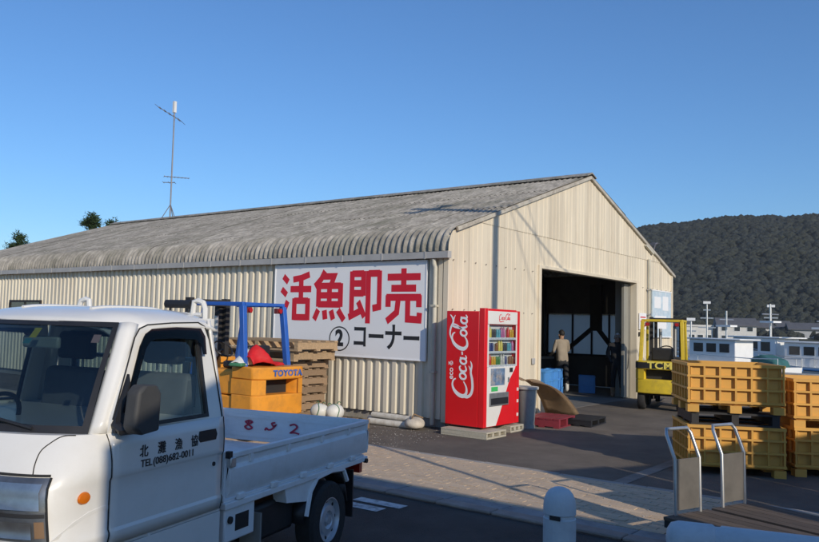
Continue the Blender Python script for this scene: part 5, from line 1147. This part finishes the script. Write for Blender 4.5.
# ------------------------------------------------------------------ harbour behind: boats, houses, posts
M_hull = mat('boat_white', (0.78, 0.78, 0.76), 0.4, 0.05, 2); M_hullb = mat('boat_blue', (0.05, 0.15, 0.35), 0.4, 0.05, 2)
M_wind = mat('dark_window', (0.02, 0.025, 0.03), 0.15, 0.1, 2)
def boat(label, loc, rz, L, wh_, mast):
    o = thing('fishing_boat', label, 'boat', loc, rz, 'fishing boats at the quay')
    st = [(-.5, .85, .55), (-.35, 1, .5), (0, 1, .55), (.25, .85, .7), (.42, .45, .95), (.5, .04, 1.15)]; g = MB(); W = L * .14; vs = []
    for u, w_, hz in st: vs += [(u * L, -w_ * W, hz), (u * L, -w_ * W * .8, -.3), (u * L, w_ * W * .8, -.3), (u * L, w_ * W, hz)]
    fs = []
    for i in range(len(st) - 1):
        for k in range(4): fs.append((i * 4 + k, i * 4 + (k + 1) % 4, (i + 1) * 4 + (k + 1) % 4, (i + 1) * 4 + k))
    g.add(vs, fs + [(0, 1, 2, 3)]); g.build('hull', M_hull, o, smooth=0)
    for s in (-1, 1):
        MB().tube([(u * L, s * w_ * W * 0.96, hz + .45) for u, w_, hz in st[:5]], .025, 5).build('rail', M_steel, o)
        for u, w_, hz in st[:5]: MB().cyl((u * L, s * w_ * W * 0.96, hz - .02), (u * L, s * w_ * W * 0.96, hz + .45), .02, 5).build('stanchion', M_steel, o)
        MB().tube([(u * L, s * w_ * W * 0.99, hz - .14) for u, w_, hz in st[:5]], .06, 6).build('rubbing_strake', M_hullb, o)
    MB().box(-.26 * L, .13 * L, -W * .72, W * .72, .5 + wh_, .58 + wh_).build('cabin_roof', M_hull, o, bevel=.03)
    MB().prism([(-.47, .5), (-.30, .5), (-.30, .95), (-.36, 1.15), (-.45, .9)], lambda a, b, t: (a * L, t, b), -W * .5, W * .5).build('net_pile', mat('net_teal', (0.03, 0.12, 0.12), 0.9, 0.3, 3, bump=0.6, bscale=8), o, bevel=.12)
    cb_ = MB().box(-.22 * L, .10 * L, -W * .62, W * .62, .5, .5 + wh_).build('wheelhouse', M_hull, o, bevel=.05)
    for x in (-.18, -.09, 0.0):
        for s in (-1, 1): MB().box(x * L, (x + .065) * L, min(s * W * .615, s * W * .635), max(s * W * .615, s * W * .635), .5 + wh_ * .5, .5 + wh_ * .85).build('window', M_wind, cb_)
    MB().box(.099 * L, .104 * L, -W * .5, W * .5, .5 + wh_ * .5, .5 + wh_ * .85).build('window', M_wind, cb_)
    MB().cyl((-.1 * L, 0, .5 + wh_), (-.1 * L, 0, .5 + wh_ + mast), .05, 8).build('mast', M_steel, o)
    MB().cyl((-.1 * L, -.6, .5 + wh_ + mast * .7), (-.1 * L, .6, .5 + wh_ + mast * .7), .03, 6).build('yard', M_steel, o)
    MB().box(-.15 * L, -.05 * L, -.3, .3, .5 + wh_ + mast * .45, .6 + wh_ + mast * .45).build('radar', M_hull, o)
def along(u, dist):
    """a ground point seen at column u of the picture, dist metres ahead"""
    q = cam.matrix_world.to_3x3() @ Vector(((u - 360) / 782.7, -0.066, -1)); return q.x * dist, q.y * dist
for i, (u, d_, L, wh_, mast, a, lab) in enumerate(((712, 44, 9, 1.35, 1.6, 1.2, 'white fishing boat moored behind the yellow forklift'), (757, 47, 10, 1.5, 2.0, 1.0, 'white fishing boat moored behind the yellow containers'), (806, 43, 8.5, 1.3, 1.7, 1.3, 'white fishing boat moored farthest right'))):
    x, y = along(u, d_); boat(lab, (x, y, -1.3 + 0.75), a, L, wh_, mast)
M_tile = mat('grey_roof_tile', (0.10, 0.10, 0.105), 0.7, 0.2, 1); M_plast = mat('house_plaster', (0.62, 0.60, 0.55), 0.8, 0.1, 1)
M_plast2 = mat('house_grey', (0.40, 0.41, 0.41), 0.8, 0.1, 1)
def house(label, u, d_, w_, dp, h, rh, m, flatroof=False, nwin=3):
    x, y = along(u, d_); o = thing('house', label, 'house', (x, y, -1.6), math.atan2(y, x) + math.pi / 2 + 0.15, 'houses at the foot of the hill')
    MB().box(-w_ / 2, w_ / 2, -dp / 2, dp / 2, 0, h).build('wall', m, o)
    if flatroof: MB().box(-w_ / 2 - .3, w_ / 2 + .3, -dp / 2 - .3, dp / 2 + .3, h, h + rh).build('roof', M_plast, o)
    else: MB().prism([(-dp / 2 - .6, 0), (0, rh), (dp / 2 + .6, 0), (dp / 2 + .6, -.25), (-dp / 2 - .6, -.25)], lambda a, b, t: (t, a, h + .26 + b), -w_ / 2 - .5, w_ / 2 + .5).build('roof', M_tile, o, smooth=0)
    for k in range(nwin):
        for z in ([1.0, 3.8] if h > 5 else [1.0]):
            for sy in (-1, 1):
                xx = -w_ / 2 + w_ * (k + .5) / nwin; f = MB().box(xx - .9, xx + .9, min(sy * dp / 2, sy * (dp / 2 + .08)), max(sy * dp / 2, sy * (dp / 2 + .08)), z, z + 1.5).build('window', M_hull, o)
                MB().box(xx - .8, xx + .8, min(sy * (dp / 2 + .081), sy * (dp / 2 + .1)), max(sy * (dp / 2 + .081), sy * (dp / 2 + .1)), z + .1, z + 1.4).build('pane', M_wind, f)
house('low pale long building at the hill foot seen above the yellow forklift', 694, 255, 10, 8, 5.0, .6, M_plast, True, 4)
house('grey tiled house at the hill foot left of the pale building', 676, 265, 9, 8, 4.6, 2.2, M_plast2)
house('grey tiled house at the hill foot behind the middle boat', 735, 250, 11, 8, 5.4, 2.4, M_plast)
house('cream tiled house at the hill foot behind the yellow containers', 772, 270, 10, 8, 5.2, 2.4, M_plast)
house('grey house at the hill foot farthest right', 808, 260, 12, 9, 4.8, 2.2, M_plast2)
def post(label, u, d_, h, arms):
    x, y = along(u, d_); o = thing('harbour_post', label, 'post', (x, y, 0 if d_ < 37 else -1.6), 0.3, 'posts along the harbour')
    MB().cyl((0, 0, 0), (0, 0, h), .07, 8, .05).build('pole', M_steel, o)
    for z, w_ in arms: MB().box(-.04, .04, -w_ / 2, w_ / 2, z, z + .09).build('arm', M_steel, o)
    MB().box(-.12, .12, -.25, .25, h, h + .18).build('lamp_head', M_hull, o)
post('tall pale harbour post with cross arms right of the yellow forklift', 707, 58, 5.4, ((3.6, 1.2), (4.3, .9), (4.9, .5)))
post('thin pale harbour post just right of the yellow forklift guard', 691, 50, 4.0, ((3.3, .6),))
post('harbour post above the second stack of containers', 771, 56, 5.2, ((4.4, .9),))

# ------------------------------------------------------------------ out of frame: utility pole with wires; hut and posts added for shadows
TE = math.tan(R(SUN_EL))
def sun_wh(x, y, z, s0):      # across-sun offset of a point and the height of its sun ray at distance s0
    v = Vector((x, y)); return v.dot(P_), z + TE * (v.dot(S_) - s0)
hs0 = -2.0
hA, hB, hC, hD = sun_wh(2.144, 3.219, 1.0, hs0), sun_wh(2.872, 3.402, 1.24, hs0), sun_wh(6.75, 5.4, 0, hs0), sun_wh(6.75, 3.3, 0, hs0)
kl = (hB[1] - hA[1]) / (hB[0] - hA[0]); kr = (hD[1] - hC[1]) / (hD[0] - hC[0])
wr = (hC[1] - kr * hC[0] - hA[1] + kl * hA[0]) / (kl - kr)
he, hr, hw, hd_ = hA[1], hA[1] + kl * (wr - hA[0]), wr - hA[0], 3.0
hre = hr + kr * hw
hut = thing('shade_hut', 'unseen grey gabled hut behind the camera, added to cast foreground shade', 'hut', (*ws_(wr, hs0), 0), -R(SUN_AZ))  # unseen hut, outline worked back from the shade edges it has to cast
M_hut = mat('hut_sheet', (0.40, 0.40, 0.38), 0.6, 0.1, 2)
MB().prism([(-hw, 0), (hw, 0), (hw, hre), (0.0, hr), (-hw, he)], lambda a, b, t: (a, t, b), -hd_, 0).build('wall', M_hut, hut)
for s, e_ in ((-1, he), (1, hre)):
    MB().prism([(s * (hw + .04), e_ - .02), (0, hr + .005), (0, hr + .06), (s * (hw + .04), e_ + .035)], lambda a, b, t: (a, t, b), -hd_ - .15, .12).build('roof', M_tile, hut, smooth=0)
dd_ = MB().box(-.5, .5, .001, .05, .05, 2.05).build('door', M_greyg, hut); MB().box(.36, .42, .05, .1, .95, 1.1).build('handle', M_steel, dd_)
ww_ = MB().box(.9, 1.6, .001, .04, 1.1, 1.9).build('window', M_boardw, hut); MB().box(.95, 1.55, .041, .05, 1.15, 1.85).build('pane', M_wind, ww_)
s_p = 7.1 / math.cos(R(SUN_AZ)); 
up_x, up_y = 12.55 - math.tan(R(SUN_AZ)) * 7.8, 7.1 - 7.8
upo = thing('utility_pole', 'grey concrete utility pole with cross arms off to the right', 'pole', (up_x, up_y, 0))
MB().cyl((0, 0, 0), (0, 0, 9.05), .115, 14, .09).build('pole_shaft', M_conc, upo)
for z in (8.6,): MB().box(-.5, .5, -.06, .06, z, z + .1).build('cross_arm', M_steel, upo)
for x in (-.4, .4): MB().cyl((x, 0, 8.7), (x, 0, 8.9), .045, 8).build('insulator', M_boardw, upo)
lp = thing('shadow_pole', 'short unseen pole off far right, added to slope the cable shadow', 'pole', (19.3, -1.6, 0)); MB().cyl((0, 0, 0), (0, 0, 4.1), .06, 10).build('pole_shaft', M_steel, lp)  # added end pole, placed so the cable's shadow slopes down the gable
MB().box(-.1, .1, -.1, .1, 3.3, 3.7).build('meter_box', M_gutter, lp)
def wire(label, a, b, sag, r=.012):
    a, b = Vector(a), Vector(b); o = thing('overhead_wire', label, 'wire', tuple(a)); d = b - a
    MB().tube([d * (k / 16) - Vector((0, 0, sag * 4 * (k / 16) * (1 - k / 16))) for k in range(17)], r, 6).build('cable', M_black, o)
wire('thick service cable from the utility pole to the added short pole', (up_x, up_y, 7.9), (19.3, -1.6, 4.0), .25, .022)
wire('thin overhead wire running back from the utility pole', (up_x - .4, up_y, 8.9), (up_x - 4, -45, 8.9), .8)
wire('second thin overhead wire running back from the utility pole', (up_x + .4, up_y, 8.9), (up_x - 2.8, -45, 8.9), .8)
sx_, sy_ = ws_(5.26, 0.6)
spo = thing('shadow_post', 'thin grey unseen post off right, added to cast a thin shadow', 'shadow post', (sx_, sy_, 0)); MB().cyl((0, 0, 0), (0, 0, 4.3), .038, 12).build('post', M_steel, spo)  # added unseen post, there to draw the thin shadow line on the pavement

# ------------------------------------------------------------------ air
hz = bpy.data.materials.new('haze'); hz.use_nodes = True; hz.node_tree.nodes.remove(hz.node_tree.nodes['Principled BSDF'])
pv = hz.node_tree.nodes.new('ShaderNodeVolumePrincipled'); pv.inputs['Color'].default_value = (0.92, 0.95, 1.0, 1); pv.inputs['Density'].default_value = 0.00017; pv.inputs['Anisotropy'].default_value = 0.0
hz.node_tree.links.new(pv.outputs[0], hz.node_tree.nodes['Material Output'].inputs['Volume'])
tag(MB().box(-310, 830, -760, 620, -2.7, 95).build('haze', hz, smooth=0), 'thin blue haze over the harbour and hill', 'haze', kind='stuff')
# ------------------------------------------------------------------ weeds and grit along the wall foot
rg2 = random.Random(11); g = MB()
for k in range(420):
    y = 7.15 + 2.6 * rg2.random() ** 1.3; x = 10.93 - 0.16 * rg2.random() ** 2; h = rg2.uniform(.03, .13); a = rg2.random() * 6.28; l = rg2.uniform(.01, .06)
    g.add([(x - .004, y, 0), (x + .004, y + .004, 0), (x + l * math.cos(a), y + l * math.sin(a), h)], [(0, 1, 2)])
tag(g.build('weeds', mat('dry_weeds', (0.20, 0.18, 0.08), 0.9, 0.3, 10), smooth=0, recalc=False), 'dry yellow weeds along the foot of the corrugated wall', 'weeds', kind='stuff')
g = MB()
for k in range(900):
    if k % 2: x, y = rg2.uniform(8.75, 10.9), rg2.uniform(6.5, 9.0)
    else: x, y = rg2.uniform(6.45, 8.7), rg2.uniform(2.5, 7.5)
    r_ = rg2.uniform(.003, .011); z0 = 0.0 if x > 8.67 else 0.018; ph = rg2.random() * 9
    g.add([(x + v.x * r_ * (1 + .4 * math.sin(ph + 5 * v.y)), y + v.y * r_, z0 + max(v.z, -.3) * r_ * .6) for v in iv], ifc)
tag(g.build('grit', M_conc, smooth=0, recalc=False), 'loose grit scattered over pavement and yard', 'grit', kind='stuff')
